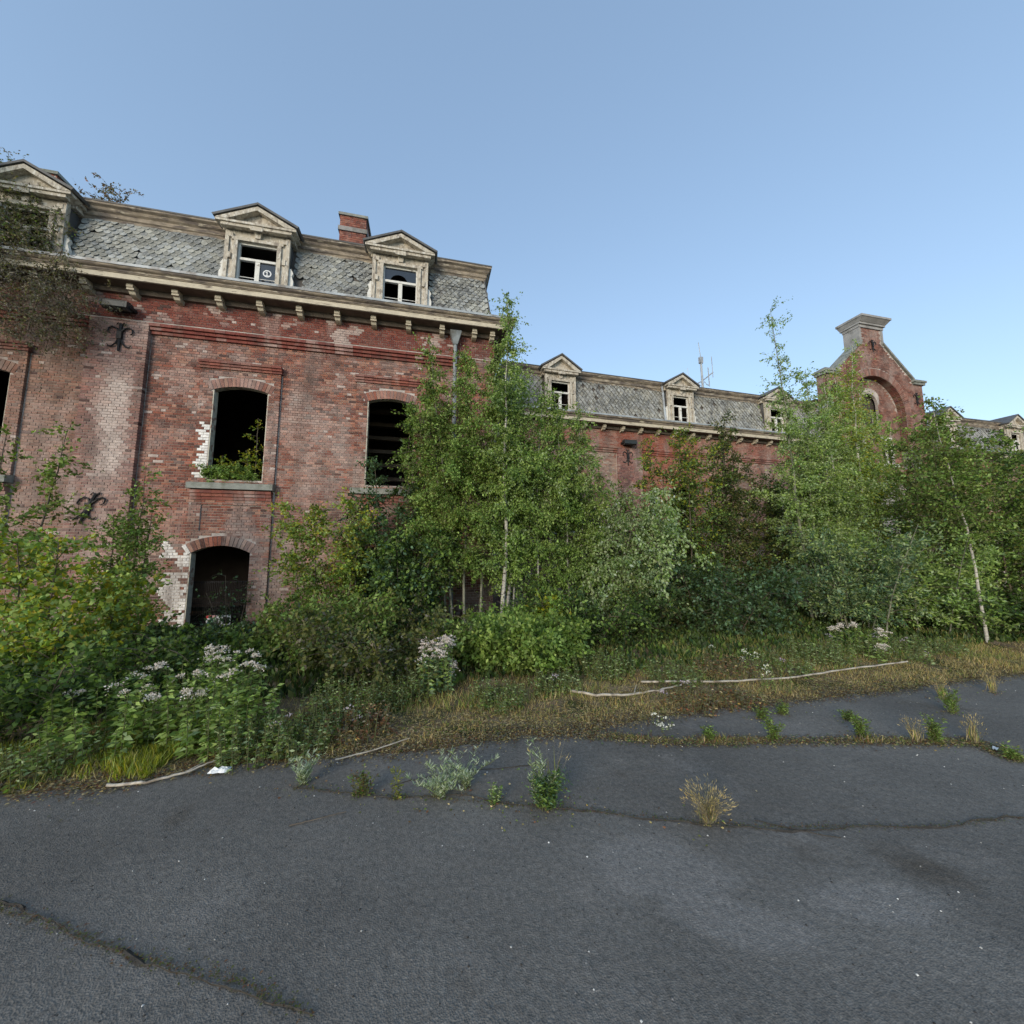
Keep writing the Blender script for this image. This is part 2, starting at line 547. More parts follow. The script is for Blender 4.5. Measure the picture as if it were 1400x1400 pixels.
def slates(parent, off, x0, x1, yb, zb, yt, zt, w, row, holes, hip=0, nparts=300, style='scale', rs=5, base=(.2, .21, .215), score=None):
    rg = random.Random(rs)
    ln = math.hypot(yt - yb, zt - zb)
    up = Vector((0, (yt - yb) / ln, (zt - zb) / ln))
    nrm = Vector((0, -(zt - zb) / ln, (yt - yb) / ln))
    n = int(ln / row) + 1
    L = []
    h = row * 2.05
    for i in range(n):
        s0 = i * row - row * .3
        zc = zb + up.z * s0
        xr = x1 - hip * max(0, s0 / ln)
        k = 0
        x = x0 + (w / 2 if i % 2 else 0)
        while x < xr - w * .2:
            zm = zc + h * .4
            bad = any(a - w * .3 < x < b + w * .3 and c < zm < d for a, b, c, d in holes)
            if not bad and zc + h * .35 < zt and rg.random() > .022:
                L.append((x, s0))
            x += w
    if score: L.sort(key=score)
    vm = []
    cols = [tuple(b * f * t for b, t in zip(base, tint)) for f in (.6, .8, .95, 1.1, 1.3, 1.6) for tint in ((1, 1, 1), (1.06, 1.02, .93))]
    poly = slate_poly(w * .965, h, style)

    def add(m, x, s0, jit):
        t, r_ = jit
        ca, sa = math.cos(r_), math.sin(r_)
        k = len(poly)
        vs_ = []
        for lift in (0.0, -.008):
            for px, pz in poly:
                ox, oz = px * ca - pz * sa, px * sa + pz * ca
                lf = .022 * (1 - pz / h) + .004 + t * (1 - pz / h) + lift
                P = Vector((x + ox, yb, zb)) + up * (s0 + oz) + nrm * lf
                vs_.append(P)
        m.add(vs_, [tuple(range(k))] + [(i, i + k, (i + 1) % k + k, (i + 1) % k) for i in range(k)])
    bulk = MB()
    cache = {}
    for i, (x, s0) in enumerate(L):
        g = fbm(x * 1.3, s0 * 1.6, rs * 3.1)
        ci = int(max(0, min(len(cols) - 1, len(cols) * (.45 + g * .5 + rg.gauss(0, .2)))))
        jit = (rg.uniform(0, .016), rg.gauss(0, .03))
        if i < nparts:
            if ci not in cache:
                mm = MB()
                mm.cc = cols[ci]
                sv = (yb, zb)
                k = len(poly)
                vv = []
                for lift in (0.0, -.012):
                    for px, pz in poly:
                        vv.append(Vector((px, 0, 0)) + up * pz + nrm * (.024 * (1 - pz / h) + .004 + lift))
                mm.add(vv, [tuple(range(k))] + [(a, a + k, (a + 1) % k + k, (a + 1) % k) for a in range(k)])
                cache[ci] = mm.mesh('slate', M['slate'])
            o = bpy.data.objects.new('slate', cache[ci])
            COL.objects.link(o)
            o.parent = parent
            p = Vector((x, yb, zb)) + up * s0 + nrm * jit[0] * .6 - Vector(off)
            o.location = p
            o.rotation_euler = (0, jit[1], 0)
        else:
            bulk.cc = cols[ci]
            add(bulk, x, s0, jit)
    if bulk.v:
        bulk.build('slate_covering', M['slate'], parent, off, 'stuff')


def roof_shell(m, x0, x1, yb, zb, yt, zt, ybk, holes, hip=0.):
    """boarded mansard shell with real openings behind the dormers"""
    q = lambda *p: m.add(p, [tuple(range(len(p)))])
    x1t = x1 - hip
    iv = sorted((a, b) for a, b in holes if a < x1 and b > x0)
    x, k = x0, []
    for a, b in iv:
        if a > x: k.append((x, a))
        x = max(x, b)
    k.append((x, x1))
    for a, b in k:
        bt = x1t if b == x1 else b
        q((a, yb, zb), (b, yb, zb), (bt, yt, zt), (a, yt, zt))
    q((x0, yt, zt), (x1t, yt, zt), (x1t, ybk - .3, zt), (x0, ybk - .3, zt))
    q((x1, yb, zb), (x1, ybk, zb), (x1t, ybk - .3, zt), (x1t, yt, zt))
    q((x0, ybk, zb), (x0, yb, zb), (x0, yt, zt), (x0, ybk - .3, zt))
    q((x1, ybk, zb), (x0, ybk, zb), (x0, ybk - .3, zt), (x1t, ybk - .3, zt))
    q((x0, yb, zb), (x0, ybk, zb), (x1, ybk, zb), (x1, yb, zb))


# ------------------------------------------------------------------ dormer
def dormer(parent, off, cx, z0, z1, zp, hw, yf, yb, seed=0, glass=(), mark=False, arch_glass=False, console=True):
    """front between z0 and z1, pediment peak at zp; hw half-width of the wooden front"""
    rg = random.Random(seed)
    ow = hw * .64
    zo1 = z1 - .26
    zo0 = z0 + .04
    body = MB()                                     # cheeks and little roof behind the front
    for sx in (-1, 1):
        xa, xb = cx + sx * (hw - .1), cx + sx * (hw - .02)
        body.box(min(xa, xb), max(xa, xb), yf + .06, yb, z0, z1)
    d = body.build('dormer', M['zinc_dark'], parent, off)
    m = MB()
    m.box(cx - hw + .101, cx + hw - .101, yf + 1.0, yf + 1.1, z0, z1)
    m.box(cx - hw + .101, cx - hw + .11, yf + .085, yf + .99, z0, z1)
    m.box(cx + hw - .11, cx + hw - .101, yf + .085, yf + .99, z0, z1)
    m.build('painted_shade_lining', M['black'], d, off, 'stuff')  # added panels that paint the dark behind the casement
    m = MB()
    prw = hw * 1.27
    zc = z1 + .06
    m.prism_y([(cx - prw - .03, zc + .05), (cx, zp + .03), (cx, zp + .08), (cx - prw - .06, zc + .09)], yf - .19, yb)
    m.prism_y([(cx + prw + .03, zc + .05), (cx + prw + .06, zc + .09), (cx, zp + .08), (cx, zp + .03)], yf - .2, yb)
    m.build('roof_sheet', M['zinc_dark'], d, off)
    m = MB()                                        # surround: plain boards, nested architrave, ears
    m.box(cx - hw, cx - ow, yf, yf + .08, z0, zo1)
    m.box(cx + ow, cx + hw, yf, yf + .08, z0, zo1)
    m.box(cx - hw, cx + hw, yf, yf + .08, zo1 + .001, z1)
    a = .07
    m.box(cx - ow - a, cx - ow + .01, yf - .035, yf - .002, z0 + .02, zo1)
    m.box(cx + ow - .01, cx + ow + a, yf - .035, yf - .002, z0 + .02, zo1)
    m.box(cx - ow - a - .04, cx + ow + a + .04, yf - .038, yf - .002, zo1 + .002, zo1 + .075)
    m.box(cx - hw - .015, cx - hw + .06, yf - .03, yf - .003, z0, z1 - .06)
    m.box(cx + hw - .06, cx + hw + .015, yf - .03, yf - .003, z0, z1 - .06)
    m.prism_y([(cx - .05, zo1 + .08), (cx + .05, zo1 + .08), (cx + .075, z1 - .02), (cx - .075, z1 - .02)], yf - .06, yf - .001)
    for sx in (-1, 1):                              # little blocks on the jambs
        xq = cx + sx * (hw - .085)
        m.box(xq - .035, xq + .035, yf - .045, yf - .001, z0 + .62, z0 + .75)
        m.box(xq - .05, xq + .05, yf - .04, yf - .0015, z1 - .2, z1 - .1)
    m.build('surround', M['paint_old'], d, off)
    m = MB()                                        # pediment
    m.prism_y([(cx - hw - .03, z1), (cx + hw + .03, z1), (cx + prw, zc + .03), (cx, zp), (cx - prw, zc + .03)], yf - .04, yf + .1)
    m.box(cx - hw - .07, cx + hw + .07, yf - .14, yf - .041, z1 - .03, z1 + .035)
    m.box(cx - prw, cx + prw, yf - .17, yf - .042, z1 + .037, z1 + .085)
    t = .085
    for sx in (-1, 1):
        q = [(cx + sx * prw, zc + .035), (cx, zp), (cx, zp - t * 1.1), (cx + sx * (prw - .22), zc + .035)]
        m.prism_y(q if sx < 0 else q[::-1], yf - .17, yf - .043)
    m.box(cx - .12, cx + .12, yf - .15, yf - .1405, z1 - .07, z1 + .03)
    m.build('pediment', M['paint_old'], d, off)
    for sx in (-1, 1):                              # side returns of the pediment (cornice runs back along the cheeks)
        m = MB()
        xa, xb = sorted((cx + sx * (hw - .02), cx + sx * (prw - .03)))
        m.box(xa, xb, yf + .101, yb, z1 + .04, z1 + .1)
        xa, xb = sorted((cx + sx * (hw - .019), cx + sx * (hw + .07)))
        m.box(xa, xb, yf + .081, yb, z1 - .05, z1 + .041)
        m.build('side_cornice', M['paint_old'], d, off)
    m = MB()                                        # casement: outer frame, transom, meeting stile
    fw, yy = .04, yf + .035
    zt = zo0 + (zo1 - zo0) * .60
    m.box(cx - ow, cx - ow + fw, yy, yy + .05, zo0, zo1)
    m.box(cx + ow - fw, cx + ow, yy, yy + .05, zo0, zo1)
    m.box(cx - ow + fw, cx + ow - fw, yy, yy + .05, zo1 - fw, zo1)
    m.box(cx - ow + fw, cx + ow - fw, yy, yy + .05, zo0, zo0 + fw)
    m.box(cx - ow + fw, cx + ow - fw, yy - .012, yy + .05, zt, zt + .055)
    m.box(cx - .045, cx + .045, yy - .004, yy + .045, zo0 + fw, zt - .001)
    for xa, xb in ((cx - ow + fw, cx - .045), (cx + .045, cx + ow - fw)):
        zz = zo0 + fw + (zt - zo0) * .3
        m.box(xa, xb, yy + .012, yy + .03, zz, zz + .012)
    m.build('casement', M['white'], d, off)
    m = MB()
    m.box(cx - hw + .02, cx + hw - .02, yf - .1, yf - .039, z0 - .05, z0 + .02)
    m.build('sill', M['white'], d, off)
    for g in glass:
        m = MB()
        if g == 'top':
            if arch_glass:
                pr = [(cx - ow + fw, zt + .055), (cx - ow * .55, zt + .055)] + [(cx - ow * .1 + ow * .48 * math.cos(math.pi - k * math.pi / 8), zt + .06 + .17 * math.sin(k * math.pi / 8)) for k in range(9)] + [(cx + ow * .6, zt + .056), (cx + ow - fw, zt + .056), (cx + ow - fw, zo1 - fw), (cx - ow + fw, zo1 - fw)]
                m.prism_y(pr, yy + .02, yy + .025)
            else:
                m.box(cx - ow + fw, cx + ow - fw, yy + .02, yy + .025, zt + .055, zo1 - fw)
        else:
            xa, xb = (cx - ow + fw, cx - .045) if g == 'left' else (cx + .045, cx + ow - fw)
            zz = zo0 + fw
            m.prism_y([(xa, zz + .1), (xa + (xb - xa) * .25, zz + .2), (xa + (xb - xa) * .45, zz + .1), (xa + (xb - xa) * .7, zz + .17), (xb, zz + .05), (xb, zt), (xa, zt)], yy + .02, yy + .025)
        m.build('pane', M['glass'], d, off)
    if mark:
        m = MB()
        mx, mz = cx + ow * .48, zo0 + (zt - zo0) * .63
        ring = [(math.cos(k * math.pi / 12), math.sin(k * math.pi / 12)) for k in range(24)]
        r1, r2 = .085, .062
        m.add([(mx + c * r1, yy + .016, mz + s_ * r1) for c, s_ in ring] + [(mx + c * r2, yy + .016, mz + s_ * r2) for c, s_ in ring],
              [(k, (k + 1) % 24, (k + 1) % 24 + 24, k + 24) for k in range(24)])
        m.box(mx - .008, mx + .008, yy + .012, yy + .015, mz - .05, mz + .05)
        m.box(mx - .03, mx - .009, yy + .012, yy + .015, mz + .018, mz + .034)
        m.box(mx - .034, mx + .034, yy + .0125, yy + .0155, mz - .056, mz - .042)
        m.build('painted_mark', M['signw'], d, off)
    if console:
        for sx in (-1, 1):
            m = MB()
            px = [(hw + .01, z0), (hw + .2, z0), (hw + .17, z0 + .1), (hw + .1, z0 + .16), (hw + .11, z0 + .3), (hw + .07, z0 + .42), (hw + .1, z0 + .5), (hw + .05, z0 + .6), (hw + .01, z0 + .6)]
            q = [(cx + sx * a_, b_) for a_, b_ in px]
            m.prism_y(q if sx > 0 else q[::-1], yf + .02, yf + .09)
            m.build('console', M['white'], d, off)
    return d


# ------------------------------------------------------------------ wall furniture
def anchor(parent, off, x, y, z, s=1., lean=0.):
    m = MB()
    P = lambda a, b: (x + a * s + b * s * lean, y, z + b * s)
    m.tube([P(0, -.36), P(0, 0), P(0, .34)], [.022 * s, .034 * s, .03 * s], 6)
    m.box(x - .05 * s, x + .05 * s, y - .035, y + .02, z - .06 * s, z + .12 * s)
    for sx in (-1, 1):
        m.tube([P(sx * .02, .12), P(sx * .09, .22), P(sx * .17, .25), P(sx * .24, .2), P(sx * .25, .11), P(sx * .2, .07)], [.024 * s, .022 * s, .02 * s, .018 * s, .016 * s, .012 * s], 5)
        m.tube([P(sx * .02, -.05), P(sx * .07, -.17), P(sx * .14, -.25), P(sx * .21, -.25), P(sx * .24, -.2)], [.022 * s, .02 * s, .018 * s, .015 * s, .01 * s], 5)
        m.tube([P(sx * .01, .3), P(sx * .06, .36), P(sx * .09, .3)], [.018 * s, .015 * s, .01 * s], 5)
    return m.build('wall_anchor', M['iron'], parent, off)


def floodlight(x, y, z, label):
    t = thing('floodlight', label, 'floodlight', (x, y, z), 0, 'floodlights high on the brick walls')
    m = MB()
    m.prism_x([(-.2, .07), (-.12, .1), (.0, .1), (.0, -.05), (-.14, -.09), (-.2, -.06)], -.21, .21)
    m.build('housing', M['lead'], t)
    m = MB()
    m.add([(-.18, -.2025, .058), (.18, -.2025, .058), (.18, -.2025, -.052), (-.18, -.2025, -.052)], [(0, 3, 2, 1)])
    m.add([(-.23, -.21, -.06), (.23, -.21, -.06), (.23, -.21, .075), (-.23, -.21, .075), (-.19, -.205, -.05), (.19, -.205, -.05), (.19, -.205, .06), (-.19, -.205, .06)], [(0, 1, 5, 4), (1, 2, 6, 5), (2, 3, 7, 6), (3, 0, 4, 7)])
    m.build('front_glass', M['glassdim'], t)
    m = MB()
    m.box(-.25, -.22, -.12, .04, -.03, .03)
    m.box(.22, .25, -.12, .04, -.03, .03)
    m.box(-.25, .25, .0405, .06, -.03, .03)
    m.build('bracket', M['iron'], t)
    return t


def cornice(parent, off, path, zg, proj, name='eaves_cornice'):
    """eaves: boxed gutter (zinc lip), fascia mouldings, soffit; path runs left to right along the wall line"""
    m = MB()
    p = proj
    m.sweep(path, [(0, zg - .25), (p - .03, zg - .25), (p - .03, zg - .145), (0, zg - .145)])
    c = m.build(name, M['paint'], parent, off)
    m = MB()
    m.sweep(path, [(.01, zg - .143), (p - .015, zg - .143), (p - .01, zg - .125), (p, zg - .12), (p, zg - .09), (p + .035, zg - .07), (p + .05, zg - .05), (p + .05, zg - .025), (.01, zg - .025)])
    m.build('crown_moulding', M['cornice_wood'], c, off)
    m = MB()
    m.sweep(path, [(.02, zg - .023), (p + .065, zg - .023), (p + .075, zg + .025), (p + .03, zg + .03), (.02, zg + .02)])
    m.build('gutter', M['zinc'], c, off)
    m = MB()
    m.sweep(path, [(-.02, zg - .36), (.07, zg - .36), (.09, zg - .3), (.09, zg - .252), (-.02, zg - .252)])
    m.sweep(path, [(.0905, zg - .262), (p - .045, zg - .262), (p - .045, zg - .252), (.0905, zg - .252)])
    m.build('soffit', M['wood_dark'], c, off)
    return c


def bracket_mesh(off_none=None):
    m = MB()
    m.prism_x([(0, 0), (-.34, 0), (-.345, -.075), (-.31, -.1), (-.26, -.115), (-.24, -.15), (-.2, -.2), (-.12, -.225), (0, -.24)], -.062, .062)
    m.box(-.075, .075, -.355, 0, .001, .03)
    m.box(-.072, .072, -.31, -.23, -.135, -.09)
    return m.mesh('bracket', M['paint'])


BRK = bracket_mesh()


def add_bracket(parent, off, x, y, z, s=1.):
    o = bpy.data.objects.new('bracket', BRK)
    COL.objects.link(o)
    o.parent = parent
    o.location = (x - off[0], y - off[1], z - off[2])
    o.scale = (s * .9, s * .74, s * .84)


# ================================================================== PAVILION (nearest block)
PO = (-2.46, 9.0, 0.0)
pav = thing('brick_building', 'tall nearest two-storey red brick block with slate mansard and open windows', 'building', PO)
LX, RX = -12.5, 1.55                                    # left end (out of view), right corner
W1, W2, W0 = (-4.03, 1.06, 3.14, 5.1, .1), (-.9, 1.06, 3.14, 5.12, .1), (-8.53, 1.06, 3.14, 5.1, .1)
D1, D2, D0 = (-4.17, 1.08, .02, 1.6, .15), (-1.0, 1.08, .02, 1.6, .15), (-8.6, 1.08, .02, 1.6, .15)
UP, LO = [W0, W1, W2], [D0, D1, D2]
Y0 = 9.0


def pav_col(x, z, rg):
    c = rg.choice(BR)
    k = rg.uniform(.66, 1.08)
    c = tuple(v * k for v in c)
    e = fbm(x * .7, z * .55, 1.3)                        # broad lime bloom
    e2 = fbm(x * 3.1, z * 2.6, 7.7)
    w = smooth(-.35, .8, .75 * e + .6 * e2 + .35 * fbm(x * 1.5, z * 8, 2.2) + rg.gauss(0, .13)) * .5
    c = lerp3(c, (.15, .065, .055), smooth(.1, .6, fbm(x * 1.2, z * 3.2, 21.) + rg.gauss(0, .15)) * .7)
    if z > 6.42:                                        # painted frieze, flaking
        c = lerp3(c, (.15, .036, .03), .62)
        w = smooth(.15, .7, fbm(x * 1.1, z * 1.6, 4.4) + .7 * e2 + rg.gauss(0, .15)) * .8
    if -6.9 < x < -5.78 and z < 6.42:                    # pilaster: purplish, white run-off
        c = lerp3(c, (.27, .19, .175), .4)
        run = smooth(-6.75, -6.15, x) * (1 - smooth(-6.12, -5.92, x + .12 * e2)) * smooth(2.6, 3.8, z) * (1 - smooth(4.8, 5.8, z))
        w = max(w, min(1, run * (1.3 + 1.1 * e2)))
    if x < -6.9:
        c = lerp3(c, (.2, .14, .105), .5)
        w *= .6
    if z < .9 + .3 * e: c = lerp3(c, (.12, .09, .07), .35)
    j = smooth(-4.76, -4.69, x) * (1 - smooth(-4.5, -4.4, x)) * smooth(3.1, 3.2, z) * (1 - smooth(4.05, 4.4, z + .4 * e2))
    if j > .03 and rg.random() < 1.3 * j + .5 * e2 - .15: w = 1.25
    j = smooth(-5.25, -5.02, x + .14 * e2) * (1 - smooth(-4.7, -4.66, x)) * (1 - smooth(1.55, 1.9, z))
    if j > .03 and rg.random() < 1.05 * j + .6 * e2 - .2: w = 1.3
    if rg.random() < .012: w = .9
    if rg.random() < .03: c = (.085, .048, .042)
    white = (.46, .38, .34) if w <= 1 else (.74, .72, .69)
    return lerp3(c, white, min(1, w))


wm = MB()
MB_ = .009                                             # mortar face lies this far behind the brick face
wm.wall(LX, RX - .1, 0, 2.45, Y0 + MB_, Y0 + .11, LO)
wm.wall(LX, RX - .1, 2.451, 7.2, Y0 + MB_, Y0 + .11, UP)
wm.box(LX, RX, Y0 - .1 + MB_, Y0 + .1, 6.421, 7.19)     # frieze
for a, b in ((-6.83, -5.8), (.88, RX)):                 # pilasters
    wm.box(a + .007, b - .03, Y0 - .1 + MB_, Y0 + .1, 0, 6.42)
SUR = [(W1, D1, -4.82, -3.27), (W2, D2, -1.69, -.12), (W0, D0, -9.32, -7.77)]
for w, d, a, b in SUR:
    wm.wall(a + .007, b - .03, 3.0, 5.72, Y0 - .05 + MB_, Y0 + .0085, [(w[0], w[1], w[2], w[3], w[4])])
    wm.wall(a + .007, b - .03, 0, 2.05, Y0 - .05 + MB_, Y0 + .0085, [d])
    wm.box(a + .007, a + .22, Y0 - .05 + MB_, Y0 + .0085, 2.051, 2.8)
    wm.box(b - .22, b - .03, Y0 - .05 + MB_, Y0 + .0085, 2.051, 2.8)
    wm.box(a + .221, b - .221, Y0 - .05 + MB_, Y0 + .0085, 2.6, 2.8)
    wm.box(a + .221, b - .221, Y0 - .025 + MB_, Y0 + .0085, 2.051, 2.599)
wm.box(RX - .4, RX - .0, Y0 + .12, Y0 + 7, 0, 7.2)        # right-hand return wall
wm.box(LX, RX - .4, Y0 + 6.7, Y0 + 7, 0, 7.2)            # rear wall
wm.box(LX, LX + .3, Y0 + .12, Y0 + 6.7, 0, 7.2)
wall = wm.build('wall', M['mortar'], pav, PO)
bl, vl = [], []
bricks(LX, RX, 6.43, 7.06, Y0 - .1, pav_col, out=bl, rs=1)
bricks(-6.83, -5.8, 0, 6.42, Y0 - .1, pav_col, out=bl, rs=2)
bricks(.88, RX, 0, 6.42, Y0 - .1, pav_col, out=bl, rs=3)
FO = [(w[0], b - a, 0, 5.72, 0.) for w, d, a, b in SUR]
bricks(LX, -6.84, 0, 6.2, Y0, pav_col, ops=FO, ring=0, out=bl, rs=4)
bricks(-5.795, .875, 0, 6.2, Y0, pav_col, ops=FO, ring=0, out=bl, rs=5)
for w, d, a, b in SUR:
    bricks(a, b, 3.0, 5.55, Y0 - .05, pav_col, ops=[w], out=bl, rs=6)
    bricks(a, b, 0, 2.05, Y0 - .05, pav_col, ops=[d], ring=.22, out=bl, rs=7)
    bricks(a, a + .22, 2.05, 2.7, Y0 - .05, pav_col, out=bl, rs=8)
    bricks(b - .22, b, 2.05, 2.7, Y0 - .05, pav_col, out=bl, rs=9)
    bricks(a + .225, b - .225, 2.05, 2.6, Y0 - .025, pav_col, out=bl, rs=10)
    bricks(a + .22, b - .22, 2.6, 2.7, Y0 - .05, pav_col, out=bl, rs=10)
    voussoirs(w, Y0 - .052, pav_col, .2, vl, 3)
    voussoirs(d, Y0 - .052, pav_col, .2, vl, 4)
# the bricks that show largest become single parts
vis = lambda t: -5.75 < t[0] < .4 and 2.9 < t[2] < 6.1
order = sorted(range(len(bl)), key=lambda i: (0 if vis(bl[i]) else 1, ((bl[i][0] + bl[i][1]) / 2 + 3.3) ** 2 + ((bl[i][2]) - 4.3) ** 2 * .8))
nv = len(vl)
single = set(order[:300 - nv])
cache = {}
for i in single:
    p, q, a, b, y, c = bl[i]
    dep = max(.03, Y0 + .003 - y)
    key = (round(q - p, 2), round(b - a, 3), round(dep, 2), tuple(round(v * 14) for v in c))
    if key not in cache:
        m = MB()
        m.cc = c
        hw, hh = (q - p) / 2, (b - a) / 2
        m.box(-hw, hw, 0, dep, -hh, hh, back=False)
        cache[key] = m.mesh('brick', M['brick'])
    o = bpy.data.objects.new('brick', cache[key])
    COL.objects.link(o)
    o.parent = wall
    o.location = ((p + q) / 2 - PO[0], y - PO[1], (a + b) / 2)
for A, B, C, D, y, c in vl:
    m = MB()
    m.cc = c
    m.prism_y([A, B, C, D], y, y + .055)
    m.build('brick', M['brick'], wall, PO)
brick_mesh_all([t for i, t in enumerate(bl) if i not in single], [], 'brickwork', wall, PO, back=Y0 + .003)
# corbelled string course and window hoods, course by course
m = MB()


def corbel(x0, x1, z, ys, h=.068, base=Y0, colf=pav_col, rs=11):
    rg = random.Random(rs)
    for i, y in enumerate(ys):
        x = x0
        while x < x1 - .02:
            x2 = min(x1, x + .2)
            m.cc = lerp3(colf((x + x2) / 2, 6.6 if z > 6 else z, rg), (.2, .055, .045), .45)
            m.box(x + .002, x2 - .002, base - y - rg.uniform(0, .004), base + .005, z + i * h + .004, z + (i + 1) * h - .004)
            x = x2


for sa, sb in ((-5.795, .875), (LX, -6.835)):
    m = MB()
    corbel(sa, sb, 6.2, (.045, .085, .125))
    m.build('string_course', M['brick'], pav, PO, 'stuff')
for w, d, a, b in SUR:
    m = MB()
    corbel(a - .03, b + .03, 5.555, (.08, .105, .13), h=.055, rs=13)
    m.build('window_hood', M['brick'], pav, PO, 'stuff')
    m = MB()
    corbel(a + .02, b - .02, 2.7, (.07, .095, .12), h=.068, rs=14)
    m.build('apron_course', M['brick'], pav, PO, 'stuff')
    win = MB()
    cx, w_, zb, zs, rs_ = w
    win.box(cx - w_ / 2 + .001, cx - w_ / 2 + .02, Y0 - .048, Y0 + .12, zb, zs - .01)
    wo = win.build('window', M['lining'], pav, PO)
    win = MB()
    win.box(cx + w_ / 2 - .02, cx + w_ / 2 - .001, Y0 - .03, Y0 + .12, zb, zs - .01)
    win.build('lining', M['lining'], wo, PO)
    sl = MB()
    sl.prism_x([(Y0 - .17, 2.925), (Y0 - .17, 3.05), (Y0 - .05, 3.075), (Y0 + .4, 3.135), (Y0 + .4, 2.925)], a - .02, b + .02)
    sl.build('sill', M['stone'], wo, PO)
    dw = MB()
    cx, w_, zb, zs, rs_ = d
    dw.box(cx - w_ / 2 + .001, cx - w_ / 2 + .018, Y0 - .047, Y0 + .12, zb, zs - .01)
    dw.build('doorway', M['lining'], pav, PO)
# rooms behind
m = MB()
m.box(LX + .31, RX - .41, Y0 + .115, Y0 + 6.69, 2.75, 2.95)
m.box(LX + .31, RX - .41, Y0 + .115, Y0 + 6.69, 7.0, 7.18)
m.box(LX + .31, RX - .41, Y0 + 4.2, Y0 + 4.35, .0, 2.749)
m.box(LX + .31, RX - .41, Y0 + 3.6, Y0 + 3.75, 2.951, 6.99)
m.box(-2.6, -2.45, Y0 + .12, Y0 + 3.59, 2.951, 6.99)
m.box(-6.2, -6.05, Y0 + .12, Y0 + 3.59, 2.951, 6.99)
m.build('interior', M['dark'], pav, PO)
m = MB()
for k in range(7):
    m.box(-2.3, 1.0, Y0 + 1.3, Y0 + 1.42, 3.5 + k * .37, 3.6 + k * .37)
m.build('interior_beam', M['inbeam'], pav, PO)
# eaves
ZG = 7.33
cor = cornice(pav, PO, [(LX, Y0 - .1), (RX, Y0 - .1), (RX, Y0 + 6.9)], ZG, .4)
for k in range(-3, 10):
    add_bracket(cor, PO, -6.05 + k * .785, Y0 - .1, ZG - .262)
add_bracket(cor, PO, RX - .09, Y0 - .1, ZG - .262)
# mansard
ZS0, ZS1, YB, YT, HIP = 7.3, 8.62, Y0 - .3, Y0 - .06, .16
MR = 1.43
rf = MB()
DM = [(-3.79, 7.32, 8.64, 9.13, .62), (-.77, 7.32, 8.64, 9.1, .62), (-7.85, 7.32, 8.64, 9.15, .62)]
roof_shell(rf, LX, MR, YB + .03, ZS0, YT + .03, ZS1 + .1, Y0 + 6.8, [(d[0] - d[4] + .11, d[0] + d[4] - .11) for d in DM], HIP)
roof = rf.build('roof', M['underlay'], pav, PO)
DM = [(-3.79, 7.32, 8.64, 9.13, .62), (-.77, 7.32, 8.64, 9.1, .62), (-7.85, 7.32, 8.64, 9.15, .62)]
holes = [(d[0] - d[4] - .02, d[0] + d[4] + .02, 7, 9) for d in DM]
holes.append((-3.16, -2.9, 7.3, 7.85))                  # torn slates beside the first dormer
slates(roof, PO, LX, MR - .02, YB, ZS0, YT, ZS1, .14, .088, holes, HIP, 300, 'scale', 5, (.225, .235, .228), score=lambda t: (abs(t[0] + 4.2)))
m = MB()
m.sweep([(MR + .012, YB - .012), (MR + .012, YB + .06)], [(0, ZS0), (.01, ZS0), (.01, ZS0 + .02), (0, ZS0 + .02)])
tc_ = MB()
tc_.sweep([(LX, YT), (MR - HIP, YT), (MR - HIP, Y0 + 6.4)], [(-.1, 8.56), (.03, 8.56), (.035, 8.62), (.06, 8.64), (.06, 8.72), (.1, 8.75), (.12, 8.8), (.17, 8.83), (.17, 8.87), (-.1, 8.87)])
uc = tc_.build('upper_cornice', M['cornice_wood'], pav, PO)
m = MB()
m.sweep([(LX, YT), (MR - HIP, YT), (MR - HIP, Y0 + 6.4)], [(-.1, 8.871), (.18, 8.871), (.185, 8.9), (-.1, 8.93)])
m.box(LX, MR - HIP - .11, YT + .08, Y0 + 6.4, 8.86, 8.925)
m.build('roof_edge', M['zinc_dark'], uc, PO)
m = MB()                                                # lead hip at the right-hand edge
m.tube([(MR + .005, YB - .01, ZS0), (MR - HIP + .005, YT - .01, ZS1 - .03)], .022, 6)
m.build('hip_roll', M['zinc_dark'], roof, PO)
dormer(pav, PO, DM[0][0], *DM[0][1:], Y0 - .36, Y0 + 1.0, 1, glass=('right',), mark=True)
dormer(pav, PO, DM[1][0], *DM[1][1:], Y0 - .36, Y0 + 1.0, 2, glass=('top',), arch_glass=True)
dormer(pav, PO, DM[2][0], *DM[2][1:], Y0 - .36, Y0 + 1.0, 3)


